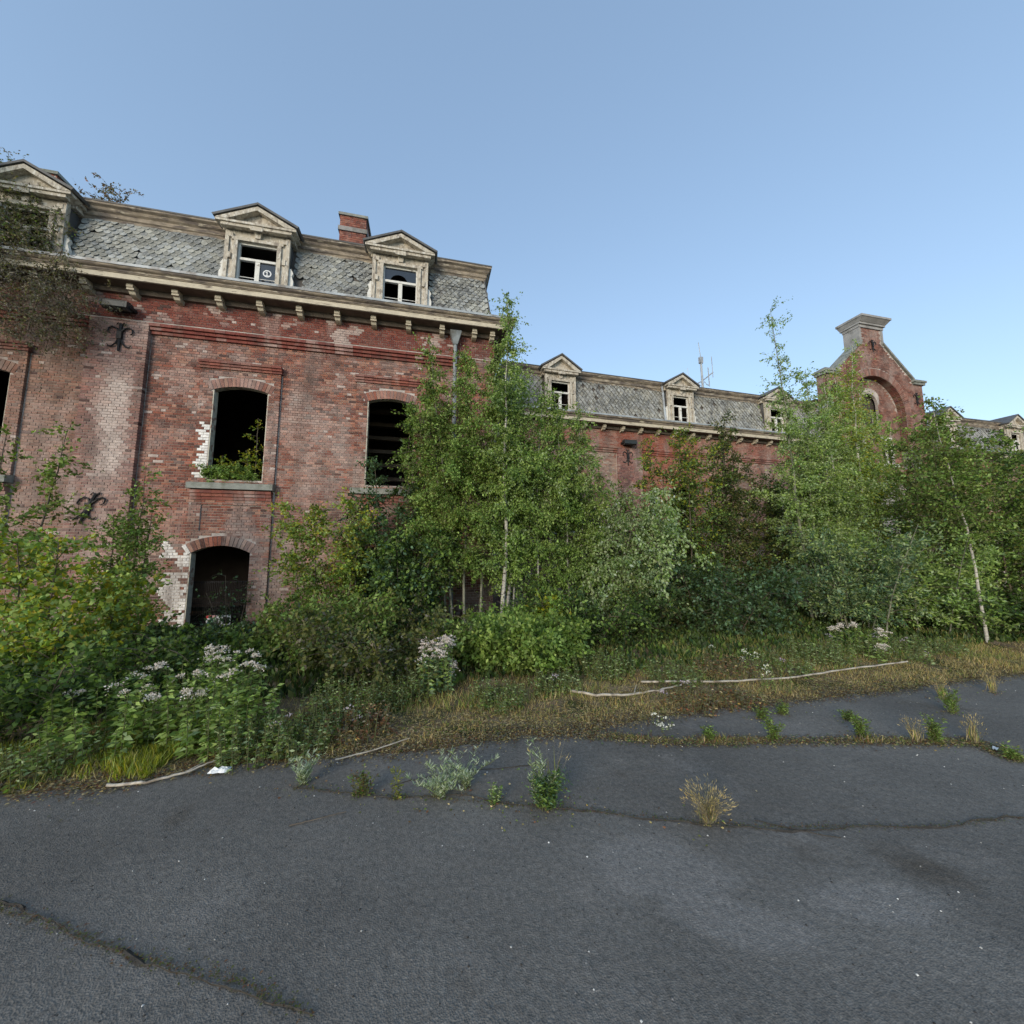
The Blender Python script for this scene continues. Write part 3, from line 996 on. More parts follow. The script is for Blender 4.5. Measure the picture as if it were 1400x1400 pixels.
# chimneys
def chimney(parent, off, x0, x1, y0, y1, z0, z1, nm='chimney', ruin=False, seed=0):
    m = MB()
    m.box(x0 + .008, x1 - .008, y0 + .008, y1 - .008, z0, z1 - .02)
    c = m.build(nm, M['mortar'], parent, off)
    lst = []
    zb1, zb2 = z1 - .52, z1 - .4
    colf = lambda x, z, rg: lerp3(rg.choice(BR), (.2, .06, .05), .35)
    bricks(x0, x1, z0, z1, y0, colf, out=lst, rs=seed + 1)
    s = MB()
    rg = random.Random(seed)
    for p, q, a, b, y, cc in lst:
        if ruin and a > z1 - .3 and rg.random() < .5: continue
        s.cc = cc
        s.box(p, q, y, y + .03, a, b, back=False)
    for side in (0, 1):
        l2 = []
        bricks(y0, y1, z0, z1, 0, colf, out=l2, rs=seed + 2)
        for p, q, a, b, y, cc in l2:
            s.cc = cc
            if side: s.box(x1 - .03, x1, p, q, a, b)
            else: s.box(x0, x0 + .03, p, q, a, b)
    s.build('brickwork', M['brick'], c, off, 'stuff')
    s = MB()
    s.box(x0 - .035, x1 + .035, y0 - .035, y1 + .035, zb1, zb2)
    s.build('stone_band', M['render'], c, off)
    s = MB()
    s.box(x0 - .04, x1 + .04, y0 - .04, y1 + .04, z1 - .07, z1)
    s.box(x0 + .1, x1 - .1, y0 + .1, y1 - .1, z1 + .001, z1 + .05)
    s.build('cap', M['stone'], c, off)
    return c


chimney(pav, PO, -2.5, -1.83, 10.0, 10.75, 8.8, 10.75, seed=3)
chimney(pav, PO, -9.4, -8.55, 9.9, 10.6, 8.8, 10.35, ruin=True, seed=8)
# downpipe with hopper
m = MB()
px, py = .56, Y0 - .1
m.hexa([(px - .05, py - .14, 6.68), (px + .05, py - .14, 6.68), (px + .05, py - .03, 6.68), (px - .05, py - .03, 6.68)],
       [(px - .14, py - .24, 6.98), (px + .14, py - .24, 6.98), (px + .14, py - .01, 6.98), (px - .14, py - .01, 6.98)])
m.tube([(px, py - .08, 6.7), (px, py - .08, 6.5), (px, py - .07, .0)], .048, 10)
for z in (6.35, 4.6, 2.8):
    m.tube([(px, py - .075, z), (px, py - .075, z + .05)], .057, 10)
m.build('downpipe', M['pipe'], pav, PO)
anchor(pav, PO, -6.27, Y0 - .125, 6.02, .85)
anchor(pav, PO, -6.45, Y0 - .125, 2.47, .85, .35)
floodlight(-6.28, Y0 - .16, 6.6, 'black floodlight on the tall brick block above a wrought iron wall anchor')

# ================================================================== WING (lower, set back)
WO = (3.5, 11.35, 0)
wing = thing('brick_building', 'lower set-back brick wing with slate mansard between the tall block and the gable', 'building', WO, R(2.2))
Y1 = 11.35


def wing_col(x, z, rg):
    k = rg.uniform(.75, 1.25)
    c = tuple(v * k for v in rg.choice(BR))
    e2 = fbm(x * 2.6, z * 2.2, 3.7)
    e = fbm(x * .5, z * .6, 9.1)
    w = smooth(.0, .6, e + .5 * e2 + rg.gauss(0, .2)) * .5
    if rg.random() < .12: c = (.1, .05, .04)
    if x < 6.25: w = max(w, .3 + .5 * e2 + rg.gauss(0, .25)); c = lerp3(c, (.34, .2, .15), .3)
    elif x < 7.2 and z < 5.15: c = lerp3(c, (.24, .13, .125), .5); w = smooth(.0, .5, e2) * .6
    elif x < 9.6: c = lerp3(c, (.3, .1, .06), .5); w *= .5
    else: c = lerp3(c, (.34, .2, .16), .35); w = max(w, .2 + .6 * e2 + rg.gauss(0, .25))
    if z > 5.25: c = lerp3(c, (.24, .06, .042), .5); w *= .5
    return lerp3(c, (.44, .36, .29), max(0, min(1, w)))


WW = [(4.3, .95, 2.3, 3.85, .1), (8.85, .95, 2.3, 3.85, .1), (13.0, .95, 2.3, 3.85, .1)]
WEND = 16.0
m = MB()
m.wall(1.75, WEND, 0, 6.0, Y1 + MB_, Y1 + .12, WW)
m.box(1.75, WEND, Y1 - .08 + MB_, Y1 + .1, 5.2, 5.95)
for a, b in ((6.25, 7.2), (10.3, 11.2)):
    m.box(a + .007, b - .007, Y1 - .08 + MB_, Y1 + .1, 0, 5.19)
m.box(2.2, WEND, Y1 + 5.6, Y1 + 6, 0, 6.0)
m.box(WEND - .3, WEND, Y1 + .13, Y1 + 5.59, 0, 6.0)
wwall = m.build('wall', M['mortar'], wing, WO)
l, v = [], []
bricks(2.3, WEND, 5.2, 5.86, Y1 - .08, wing_col, out=l, rs=21)
for a, b in ((6.25, 7.2), (10.3, 11.2)): bricks(a, b, .5, 5.2, Y1 - .08, wing_col, out=l, rs=22)
for a, b in ((2.3, 6.24), (7.21, 10.29), (11.21, WEND)): bricks(a, b, .5, 5.0, Y1, wing_col, ops=WW, out=l, rs=23)
for w in WW: voussoirs(w, Y1 - .003, wing_col, .2, v, 5)
brick_mesh_all(l, v, 'brickwork', wwall, WO, back=Y1 + .003)
for a, b in ((2.3, 6.245), (7.205, 10.295), (11.205, WEND)):
    m = MB()
    corbel(a, b, 5.0, (.04, .075, .105), base=Y1, colf=wing_col)
    m.build('string_course', M['brick'], wing, WO, 'stuff')
for w in WW:
    s = MB()
    s.box(w[0] - .6, w[0] + .6, Y1 - .12, Y1 + .3, 2.19, 2.295)
    s.build('window_sill', M['stone'], wing, WO)
m = MB()
m.box(2.3, WEND - .31, Y1 + .125, Y1 + 5.5, 2.0, 2.15)
m.box(2.3, WEND - .31, Y1 + .125, Y1 + 5.5, 5.8, 5.98)
m.box(2.3, WEND - .31, Y1 + 3, Y1 + 3.1, 0.0, 5.79)
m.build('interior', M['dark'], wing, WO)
ZW = 6.13
cor = cornice(wing, WO, [(2.2, Y1 - .08), (WEND, Y1 - .08)], ZW, .36)
for k in range(0, 14):
    add_bracket(cor, WO, 4.27 + k * .705, Y1 - .08, ZW - .262, .86)
WD = [(4.1, 6.15, 7.42, 7.96, .52), (8.7, 6.15, 7.42, 7.9, .52), (13.05, 6.15, 7.42, 7.9, .52)]
rf = MB()
roof_shell(rf, 2.2, WEND, Y1 - .25, 6.1, Y1 - .02, 7.5, Y1 + 5.9, [(d[0] - d[4] + .11, d[0] + d[4] - .11) for d in WD])
wroof = rf.build('roof', M['underlay'], wing, WO)
slates(wroof, WO, 2.3, WEND, Y1 - .28, 6.1, Y1 - .05, 7.4, .15, .105, [(d[0] - d[4], d[0] + d[4], 6, 8) for d in WD], 0, 0, 'diamond', 15, (.22, .22, .205))
m = MB()
m.sweep([(2.2, Y1 - .05), (WEND, Y1 - .05)], [(-.1, 7.36), (.03, 7.36), (.04, 7.42), (.07, 7.44), (.07, 7.52), (.12, 7.56), (.15, 7.6), (.15, 7.64), (-.1, 7.64)])
uc = m.build('upper_cornice', M['cornice_wood'], wing, WO)
m = MB()
m.sweep([(2.2, Y1 - .05), (WEND, Y1 - .05)], [(-.1, 7.641), (.16, 7.641), (.165, 7.67), (-.1, 7.7)])
m.box(2.2, WEND, Y1 + .06, Y1 + 5.5, 7.63, 7.69)
m.build('roof_edge', M['zinc_dark'], uc, WO)
for i, d in enumerate(WD): dormer(wing, WO, d[0], *d[1:], Y1 - .3, Y1 + .9, 10 + i, console=i == 1)
m = MB()                                                # pale pipe beside the middle dormer
m.tube([(8.02, Y1 - .33, 6.16), (8.02, Y1 - .22, 7.5)], .035, 8)
m.build('vent_pipe', M['zinc'], wing, WO)
m = MB()                                                # rusty downpipe further along
m.tube([(10.55, Y1 - .14, 5.85), (10.55, Y1 - .14, .1)], .05, 8)
m.build('downpipe', M['iron'], wing, WO)
anchor(wing, WO, 6.62, Y1 - .105, 4.85, .75)
floodlight(6.62, 11.33, 5.32, 'black floodlight on the lower wing under the eaves brackets')
# aerial on the wing roof
t = thing('roof_aerial', 'grey mast aerial with a cross arm on the wing roof behind its middle dormer', 'aerial', (12.0, 14.0, 7.6))
m = MB(); m.tube([(0, 0, 0), (.02, 0, 1.6), (0, 0, 2.9)], [.05, .05, .045], 8); m.tube([(0, 0, 2.9), (-.08, 0, 3.6)], .016, 5); m.box(-.08, .08, -.06, .06, 2.6, 2.9)
m.build('mast', M['zinc'], t)
m = MB(); m.tube([(-.75, 0, 1.35), (0, 0, 1.75), (.62, 0, 2.25)], .03, 5); m.tube([(.6, 0, 2.0), (.58, 0, 3.0)], .016, 5); m.tube([(.38, 0, 1.55), (.36, 0, 2.45)], .022, 5); m.tube([(.12, 0, 1.75), (.25, 0, 1.62), (.38, 0, 1.6)], .02, 5); m.tube([(-.7, 0, 1.3), (-.72, 0, 2.3)], .01, 4)
m.build('cross_arm', M['zinc'], t)

# ================================================================== GABLED CENTREPIECE
GO = (18.15, 11.3, 0)
gab = thing('brick_building', 'tall shaped brick gable with recessed arch and stone-capped stack on top', 'building', GO)
Y2, GX = 11.3, 18.15
HW = 2.62


def gtop(x):
    u = abs(x - GX)
    if u < .56: return 11.05
    if u < 2.1: return 10.42 - (u - .56) * (10.42 - 9.0) / (2.1 - .56)
    return 8.9


AR = (GX, 3.05, 3.0, 7.47, 1.52)
m = MB()
ar = arc_pts(*[AR[0], AR[1], AR[3], AR[4]], 16)
top = [(GX - HW, 8.9), (GX - 2.1, 8.98), (GX - .57, 10.42), (GX - .56, 11.04), (GX + .56, 11.04), (GX + .57, 10.42), (GX + 2.1, 8.98), (GX + HW, 8.9)]
# front skin in vertical strips around the recess
xs = sorted(set([t[0] for t in top] + [p[0] for p in ar]))


def topz(x):
    for (a, za), (b, zb) in zip(top[:-1], top[1:]):
        if a <= x <= b: return za + (zb - za) * (x - a) / max(1e-6, b - a)
    return 8.9


def arcz(x):
    for (a, za), (b, zb) in zip(ar[:-1], ar[1:]):
        if a <= x <= b: return za + (zb - za) * (x - a) / max(1e-6, b - a)
    return None


E_ = 1e-4
for a, b in zip(xs[:-1], xs[1:]):
    ins = ar[0][0] - E_ <= a and b <= ar[-1][0] + E_
    za, zb_ = topz(a + E_), topz(b - E_)
    la, lb = (arcz(min(max(a, ar[0][0]), ar[-1][0])), arcz(min(max(b, ar[0][0]), ar[-1][0]))) if ins else (0, 0)
    yf, yb = Y2 + MB_, Y2 + .4
    m.add([(a, yf, la), (b, yf, lb), (b, yf, zb_), (a, yf, za)], [(0, 1, 2, 3)])
    m.add([(a, yf, za), (b, yf, zb_), (b, yb, zb_), (a, yb, za)], [(0, 1, 2, 3)])
    m.add([(a, yb, la), (b, yb, lb), (b, yb, zb_), (a, yb, za)], [(3, 2, 1, 0)])
    if ins:
        m.add([(a, yb, la), (b, yb, lb), (b, yf, lb), (a, yf, la)], [(0, 1, 2, 3)])
for sx in (-1, 1):
    x = GX + sx * HW
    m.add([(x, Y2 + MB_, 0), (x, Y2 + .4, 0), (x, Y2 + .4, 8.9), (x, Y2 + MB_, 8.9)], [(0, 1, 2, 3)])
    x = GX + sx * AR[1] / 2
    m.add([(x, Y2 + MB_, 0), (x, Y2 + .4, 0), (x, Y2 + .4, AR[3]), (x, Y2 + MB_, AR[3])], [(0, 1, 2, 3)])
RW = [(GX - .75, .7, 5.3, 6.5, .0), (GX + .75, .7, 5.3, 6.5, .0)]
m.wall(GX - 1.52, GX + 1.52, 0, 6.9, Y2 + .3, Y2 + .4, RW)
m.wall(GX - 1.52, GX + 1.52, 6.901, 8.95, Y2 + .3, Y2 + .4, [(GX, .9, 6.95, 7.9, .44)])
gw = m.build('wall', M['mortar'], gab, GO)
sf = MB()                                               # brick-on-edge lining of the arch and its jambs
_rg = random.Random(77)
_ar = [(ar[0][0], 3.0 + .07 * k) for k in range(64)] + arc_pts(AR[0], AR[1], AR[3], AR[4], 66) + [(ar[-1][0], 7.47 - .07 * k) for k in range(1, 64)]
for (xa, za), (xb, zb_) in zip(_ar[:-1], _ar[1:]):
    d_ = Vector((GX - (xa + xb) / 2, 7.47 - max(7.47, (za + zb_) / 2))).normalized() * .012
    for y0_, y1_ in ((Y2 + .012, Y2 + .145), (Y2 + .155, Y2 + .285)):
        sf.cc = lerp3(tuple(v_ * _rg.uniform(.5, 1.) for v_ in _rg.choice(BR)), (.12, .06, .05), .45)
        e_ = Vector((xb - xa, zb_ - za)) * .06
        q_ = [(xa + e_.x, za + e_.y), (xb - e_.x, zb_ - e_.y)]
        sf.add([(x_ + d_.x * k_, y_, z_ + d_.y * k_) for k_ in (0, 1) for x_, z_ in q_ for y_ in (y0_, y1_)], [(0, 1, 3, 2), (4, 6, 7, 5), (0, 4, 5, 1), (2, 3, 7, 6), (0, 2, 6, 4), (1, 5, 7, 3)])
sf.build('arch_brickwork', M['brick'], gw, GO, 'stuff')


def gab_col(x, z, rg):
    k = rg.uniform(.75, 1.25)
    c = lerp3(tuple(v_ * k for v_ in rg.choice(BR)), (.15, .08, .065), .45)
    e2 = fbm(x * 2.3, z * 2.1, 13.7)
    return lerp3(c, (.38, .29, .25), max(0, min(.7, .15 + .5 * e2)))


def g_in(p, q, a, b):
    return b < min(gtop(p), gtop(q)) and GX - HW - .01 <= p and q <= GX + HW + .01


l, v = [], []
bricks(GX - HW, GX + HW, 3, 11.05, Y2, gab_col, ops=[AR], ring=.3, out=l, rs=31, inside=g_in)
bricks(GX - 1.51, GX + 1.51, 4.5, 8.9, Y2 + .29, gab_col, ops=RW + [(GX, .9, 6.95, 7.9, .44)], out=l, rs=32, inside=lambda p, q, a, b: (arcz(p) or 9) > b and (arcz(q) or 9) > b)
voussoirs(AR, Y2 - .004, gab_col, .3, v, 6)
for sx in (-1, 1):                                      # bricks of the visible flank
    l2 = []
    bricks(Y2, Y2 + .39, 6, 8.88, 0, gab_col, out=l2, rs=33)
    fm = MB() if sx < 0 else fm
    x = GX + sx * HW
    for p, q, a, b, y, c in l2:
        fm.cc = c
        fm.box(min(x, x + sx * .012), max(x, x + sx * .012), p, q, a, b)
fm.build('flank_brickwork', M['brick'], gw, GO, 'stuff')
brick_mesh_all(l, v, 'brickwork', gw, GO)
for sx in (-1, 1):
    m = MB()
    q = [(GX + sx * .57, 10.42), (GX + sx * 2.12, 8.99), (GX + sx * 2.15, 9.06), (GX + sx * .59, 10.5)]
    m.prism_y(q if sx < 0 else q[::-1], Y2 - .07, Y2 + .43)
    m.build('coping', M['stone'], gab, GO)
for sx in (-1, 1):
    m = MB()
    a, b = sorted((GX + sx * 2.06, GX + sx * (HW + .08)))
    m.box(a, b, Y2 - .08, Y2 + .43, 8.8, 8.9)
    m.box(a - .04, b + .04, Y2 - .12, Y2 + .47, 8.901, 8.99)
    mx_ = (a + b) / 2
    m.add([(a - .04, Y2 - .12, 8.991), (b + .04, Y2 - .12, 8.991), (b + .04, Y2 + .47, 8.991), (a - .04, Y2 + .47, 8.991), (mx_, Y2 + .2, 9.2), (mx_, Y2 + .35, 9.2)], [(0, 1, 4), (1, 2, 5, 4), (2, 3, 5), (3, 0, 4, 5)])
    m.build('shoulder_cap', M['stone'], gab, GO)
m = MB()                                                # rendered stack with moulded stone cap
m.box(GX - .66, GX - .561, Y2 - .02, Y2 + .6, 10.3, 11.05)
m.box(GX + .561, GX + .66, Y2 - .02, Y2 + .6, 10.3, 11.05)
m.box(GX - .56, GX + .56, Y2 + .1, Y2 + .6, 10.3, 11.06)
st = m.build('stack', M['render'], gab, GO)
m = MB()
m.box(GX - .68, GX + .68, Y2 - .04, Y2 + .62, 11.061, 11.18)
m.box(GX - .72, GX + .72, Y2 - .1, Y2 + .68, 11.181, 11.26)
m.hexa([(GX - .73, Y2 - .12, 11.261), (GX + .73, Y2 - .12, 11.261), (GX + .73, Y2 + .7, 11.261), (GX - .73, Y2 + .7, 11.261)], [(GX - .8, Y2 - .26, 11.4), (GX + .8, Y2 - .26, 11.4), (GX + .8, Y2 + .74, 11.4), (GX - .8, Y2 + .74, 11.4)])
m.box(GX - .82, GX + .82, Y2 - .28, Y2 + .76, 11.401, 11.49)
m.build('stack_cap', M['render'], st, GO)
anchor(gab, GO, GX, Y2 - .03, 10.3, .75)
anchor(gab, GO, GX - 2.2, Y2 - .03, 8.15, .8)
anchor(gab, GO, GX + 2.2, Y2 - .03, 8.15, .8)
for k in range(4):                                      # grey impost blocks at the foot of the arch
    for sx in (-1, 1):
        m = MB()
        a, b = sorted((GX + sx * 1.5, GX + sx * (1.95 + .12 * (k % 2))))
        m.box(a, b, Y2 - .04, Y2 + .3, 5.1 + k * .2, 5.27 + k * .2)
        m.build('impost', M['stone'], gab, GO)
for cx, w_, zb, zs, _r in RW:
    m = MB()
    m.box(cx - .35, cx - .29, Y2 + .33, Y2 + .38, zb, zs); m.box(cx + .29, cx + .35, Y2 + .33, Y2 + .38, zb, zs)
    m.box(cx - .289, cx + .289, Y2 + .33, Y2 + .38, zs - .07, zs); m.box(cx - .03, cx + .03, Y2 + .33, Y2 + .38, zb, zs - .071)
    m.box(cx - .42, cx + .42, Y2 + .2, Y2 + .34, zb - .12, zb - .001)
    m.build('window_frame', M['white'], gab, GO)
m = MB()
m.box(GX - 2.5, GX + 2.5, Y2 + .62, Y2 + 5, 0, 8.0)
m.box(GX - 1.51, GX + 1.51, Y2 + .5, Y2 + .55, 3.0, 8.8)  # dark backing board, coloured so the gable openings look unlit
m.build('interior', M['dark'], gab, GO)
m = MB()                                                # lead flashings where the wing roofs meet the gable
m.box(GX - HW - .12, GX - HW + .42, Y2 - .06, Y2 + .5, 7.35, 7.6)
m.build('flashing', M['zinc'], gab, GO)
m = MB()
m.box(GX + HW - .06, GX + HW + .3, Y2 + .1, Y2 + .6, 6.6, 7.45)
m.build('flashing', M['zinc'], gab, GO)

# ================================================================== FAR WING
FOF = (27.0, 11.75, 0)
fw_ = thing('brick_building', 'farthest brick wing with slate mansard beyond the gable at the right', 'building', FOF)
Y3, FX0, FX1 = 11.75, 20.85, 40.0
FWN = [(22.6, .95, 2.3, 3.85, .1), (27.0, .95, 2.3, 3.85, .1), (31.4, .95, 2.3, 3.85, .1)]
m = MB()
m.wall(FX0, FX1, 0, 6.0, Y3 + MB_, Y3 + .12, FWN)
m.box(FX0, FX1, Y3 - .08 + MB_, Y3 + .1, 5.2, 5.95)
m.box(FX0, FX1, Y3 + 5.6, Y3 + 6, 0, 6)
fwall = m.build('wall', M['mortar'], fw_, FOF)
l = []
bricks(FX0, 33, 5.2, 5.86, Y3 - .08, wing_col, out=l, rs=41)
bricks(FX0, 33, 2.2, 5.2, Y3, wing_col, ops=FWN, out=l, rs=42)
brick_mesh_all(l, [], 'brickwork', fwall, FOF)
m = MB()
m.box(FX0, FX1, Y3 + 2.5, Y3 + 2.6, 0, 6)
m.box(FX0, FX1, Y3 + .125, Y3 + 5.5, 5.85, 5.99)
m.build('interior', M['dark'], fw_, FOF)
cor = cornice(fw_, FOF, [(FX0, Y3 - .08), (FX1, Y3 - .08)], ZW, .36)
for k in range(18): add_bracket(cor, FOF, 21.2 + k * .705, Y3 - .08, ZW - .262, .86)
FD = [(22.3, 6.15, 7.42, 7.95, .52), (26.65, 6.15, 7.42, 7.95, .52), (31.0, 6.15, 7.42, 7.95, .52)]
rf = MB()
roof_shell(rf, FX0, FX1, Y3 - .25, 6.1, Y3 - .02, 7.5, Y3 + 5.9, [(d[0] - d[4] + .11, d[0] + d[4] - .11) for d in FD])
froof = rf.build('roof', M['underlay'], fw_, FOF)
slates(froof, FOF, FX0, 34, Y3 - .28, 6.1, Y3 - .05, 7.4, .15, .105, [(d[0] - d[4], d[0] + d[4], 6, 8) for d in FD], 0, 0, 'diamond', 16, (.2, .205, .2))
m = MB()
m.sweep([(FX0, Y3 - .05), (FX1, Y3 - .05)], [(-.1, 7.36), (.03, 7.36), (.07, 7.44), (.07, 7.52), (.15, 7.6), (.15, 7.64), (-.1, 7.64)])
m.build('upper_cornice', M['cornice_wood'], fw_, FOF)
m = MB()
m.box(FX0, FX1, Y3 - .22, Y3 + 5.5, 7.641, 7.69)
m.build('roof_edge', M['zinc_dark'], fw_, FOF)
for i, d in enumerate(FD): dormer(fw_, FOF, d[0], *d[1:], Y3 - .3, Y3 + .9, 20 + i, console=False)
#@@PART2
# ================================================================== GROUND
CR1 = [(1.27, 3.35), (2.05, 3.0), (2.8, 2.85), (3.8, 2.62), (4.6, 2.42), (4.5, 2.2)]
asph_edge = lambda x: 3.36 + .1 * fbm(x * 1.1, 3.3) + .05 * fbm(x * 5, 8.1) + (.12 * smooth(1.2, 2.4, x)) + .02 * max(0, x - 4)


def grid(name, xs, ys, zf, m, kind='structure'):
    nx, ny = len(xs), len(ys)
    v = [(x, y, zf(x, y)) for y in ys for x in xs]
    f = [(j * nx + i, j * nx + i + 1, (j + 1) * nx + i + 1, (j + 1) * nx + i) for j in range(ny - 1) for i in range(nx - 1)]
    me = bpy.data.meshes.new(name)
    me.from_pydata(v, [], f)
    me.materials.append(m)
    me.shade_smooth()
    o = bpy.data.objects.new(name, me)
    COL.objects.link(o)
    o['kind'] = kind
    return o


def lin(a, b, n): return [a + (b - a) * i / (n - 1) for i in range(n)]


m = MB()
m.add([(-600, -600, -.16), (600, -600, -.16), (600, 600, -.16), (-600, 600, -.16)], [(0, 1, 2, 3)])
m.build('ground', M['earth'], kind='structure')
vz = lambda x, y: (.035 * fbm(x * .9, y * .9, 2) + .02 * fbm(x * 4, y * 4, 5)) * smooth(3.3, 4.0, y) + .07 * smooth(3.5, 6, y) - .035 + .03 * smooth(3.25, 3.5, y)
grid('verge', lin(-14, 42, 420), lin(3.1, 11.8, 80), vz, M['soil'])
# asphalt: a slab with a broken far edge
xs = lin(-9, 14, 460)
m = MB()
for a, b in zip(xs[:-1], xs[1:]):
    ea, eb = asph_edge(a), asph_edge(b)
    m.add([(a, -30, 0), (b, -30, 0), (b, eb, 0), (a, ea, 0), (a, ea, -.06), (b, eb, -.06)], [(0, 1, 2, 3), (3, 2, 5, 4)])
m.add([(-60, -30, 0), (-9, -30, 0), (-9, asph_edge(-9), 0), (-60, 3.4, 0)], [(0, 1, 2, 3)])
m.add([(14, -30, 0), (80, -30, 0), (80, 5.5, 0), (14, asph_edge(14), 0)], [(0, 1, 2, 3)])
m.build('asphalt', M['asphalt'], kind='structure')


def crack(pts, w, seed, name='asphalt_crack'):
    """a ragged dirt-filled crack lying on the tarmac"""
    rg = random.Random(seed)
    P = []
    for (x0, y0), (x1, y1) in zip(pts[:-1], pts[1:]):
        n = max(2, int(math.hypot(x1 - x0, y1 - y0) / .03))
        for i in range(n): P.append((x0 + (x1 - x0) * i / n, y0 + (y1 - y0) * i / n))
    P.append(pts[-1])
    m = MB()
    vs_, fs = [], []
    for i, (x, y) in enumerate(P):
        d = Vector((P[min(i + 1, len(P) - 1)][0] - P[max(0, i - 1)][0], P[min(i + 1, len(P) - 1)][1] - P[max(0, i - 1)][1])).normalized()
        o = .06 * fbm(x * 1.6, y * 1.6, seed) + .008 * fbm(x * 16, y * 16, seed)
        h = w * min(.85, max(.0, .14 + 1.1 * fbm(x * 4, y * 4, seed + 3) + rg.uniform(-.22, .22))) + .0008
        n = Vector((-d.y, d.x))
        c = Vector((x, y)) + n * o
        for t, z in ((-h, .004), (0, .009), (h, .004)):
            q = c + n * t
            vs_.append((q.x, q.y, z))
    for i in range(len(P) - 1):
        for k in range(2):
            a = i * 3 + k
            fs.append((a, a + 1, a + 4, a + 3))
    m.add(vs_, fs)
    return m.build(name, M['crackdirt'], kind='structure')


M['crackdirt'] = mat('crack_dirt', (.052, .047, .04), var=.4, scale=20, rough=1, bump=.6, spec=.05)
CR2 = [(-.85, 3.02), (-.4, 2.85), (.15, 2.68), (.75, 2.45), (1.15, 2.32), (1.68, 2.1), (2.1, 1.97), (2.45, 1.9), (3.0, 1.78), (3.6, 1.72)]
CR3 = [(-1.9, 2.37), (-1.55, 2.2), (-1.2, 2.02), (-.85, 1.86), (-.62, 1.76), (-.35, 1.6)]
crack(CR1, .03, 3)
crack(CR2, .011, 4)
crack(CR3, .018, 5)
crack([(1.95, 2.05), (2.3, 1.82)], .004, 6)
crack([(-.2, 2.9), (.3, 2.98), (.9, 2.9)], .003, 7)


# ================================================================== PLANTS
def V3(a): return np.asarray(a, dtype=float)


class Leaves:
    def __init__(s): s.P, s.D, s.S, s.C, s.W = [], [], [], [], []

    def add(s, pos, dirs, size, col, wid=.5):
        s.P.append(pos); s.D.append(dirs); s.S.append(size); s.C.append(col)
        s.W.append(np.full(len(pos), wid))

    def build(s, name, m, parent, rng, flat=.5):
        if not s.P: return None
        P, D, S, C, W = (np.concatenate(a) for a in (s.P, s.D, s.S, s.C, s.W))
        n = len(P)
        D = D / (np.linalg.norm(D, axis=1, keepdims=True) + 1e-9)
        up = rng.normal(size=(n, 3)) * (1 - flat) + np.array([0, 0, 1.]) * flat
        side = np.cross(D, up)
        side /= np.linalg.norm(side, axis=1, keepdims=True) + 1e-9
        nr = np.cross(side, D)
        S1 = S[:, None]
        Wd = (S * W / 2)[:, None]
        fold = nr * S1 * .1
        base = P
        v = np.stack([base, base + D * S1 * .45 + side * Wd + fold, base + D * S1 - fold * .8, base + D * S1 * .45 - side * Wd + fold], 1).reshape(-1, 3)
        me = bpy.data.meshes.new(name)
        me.vertices.add(4 * n)
        me.vertices.foreach_set('co', v.ravel())
        me.loops.add(4 * n)
        me.loops.foreach_set('vertex_index', np.arange(4 * n, dtype=np.int32))
        me.polygons.add(n)
        me.polygons.foreach_set('loop_start', np.arange(0, 4 * n, 4, dtype=np.int32))
        me.polygons.foreach_set('loop_total', np.full(n, 4, dtype=np.int32))
        a = me.attributes.new('Col', 'FLOAT_COLOR', 'FACE')
        a.data.foreach_set('color', np.concatenate([np.clip(C, .004, .9), np.ones((n, 1))], 1).ravel())
        me.materials.append(m)
        me.update()
        o = bpy.data.objects.new(name, me)
        COL.objects.link(o)
        if parent is not None: o.parent = parent
        return o


class Tubes:
    """many thin tapering tubes, fast"""
    def __init__(s): s.v, s.f, s.n = [], [], 0

    def add(s, pts, r0, r1, k=4):
        pts = np.asarray(pts)
        n = len(pts)
        d = np.gradient(pts, axis=0)
        d /= np.linalg.norm(d, axis=1, keepdims=True) + 1e-9
        ref = np.where(np.abs(d[:, 2:3]) > .9, np.array([[1., 0, 0]]), np.array([[0, 0, 1.]]))
        u = np.cross(d, ref); u /= np.linalg.norm(u, axis=1, keepdims=True) + 1e-9
        w = np.cross(d, u)
        r = np.linspace(r0, r1, n)[:, None]
        ring = [pts + (u * math.cos(t) + w * math.sin(t)) * r for t in np.arange(k) * 2 * math.pi / k]
        s.v.append(np.stack(ring, 1).reshape(-1, 3))
        i, j = np.meshgrid(np.arange(n - 1), np.arange(k), indexing='ij')
        a, b = i * k + j, i * k + (j + 1) % k
        s.f.append(np.stack([a, b, b + k, a + k], -1).reshape(-1, 4) + s.n)
        s.n += n * k

    def build(s, name, m, parent=None):
        if not s.v: return None
        v, f = np.concatenate(s.v), np.concatenate(s.f)
        me = bpy.data.meshes.new(name)
        me.vertices.add(len(v)); me.vertices.foreach_set('co', v.ravel())
        me.loops.add(f.size); me.loops.foreach_set('vertex_index', f.ravel().astype(np.int32))
        me.polygons.add(len(f))
        me.polygons.foreach_set('loop_start', np.arange(0, f.size, 4, dtype=np.int32))
        me.polygons.foreach_set('loop_total', np.full(len(f), 4, dtype=np.int32))
        me.materials.append(m)
        me.update()
        me.shade_smooth()
        o = bpy.data.objects.new(name, me)
        COL.objects.link(o)
        if parent is not None: o.parent = parent
        return o


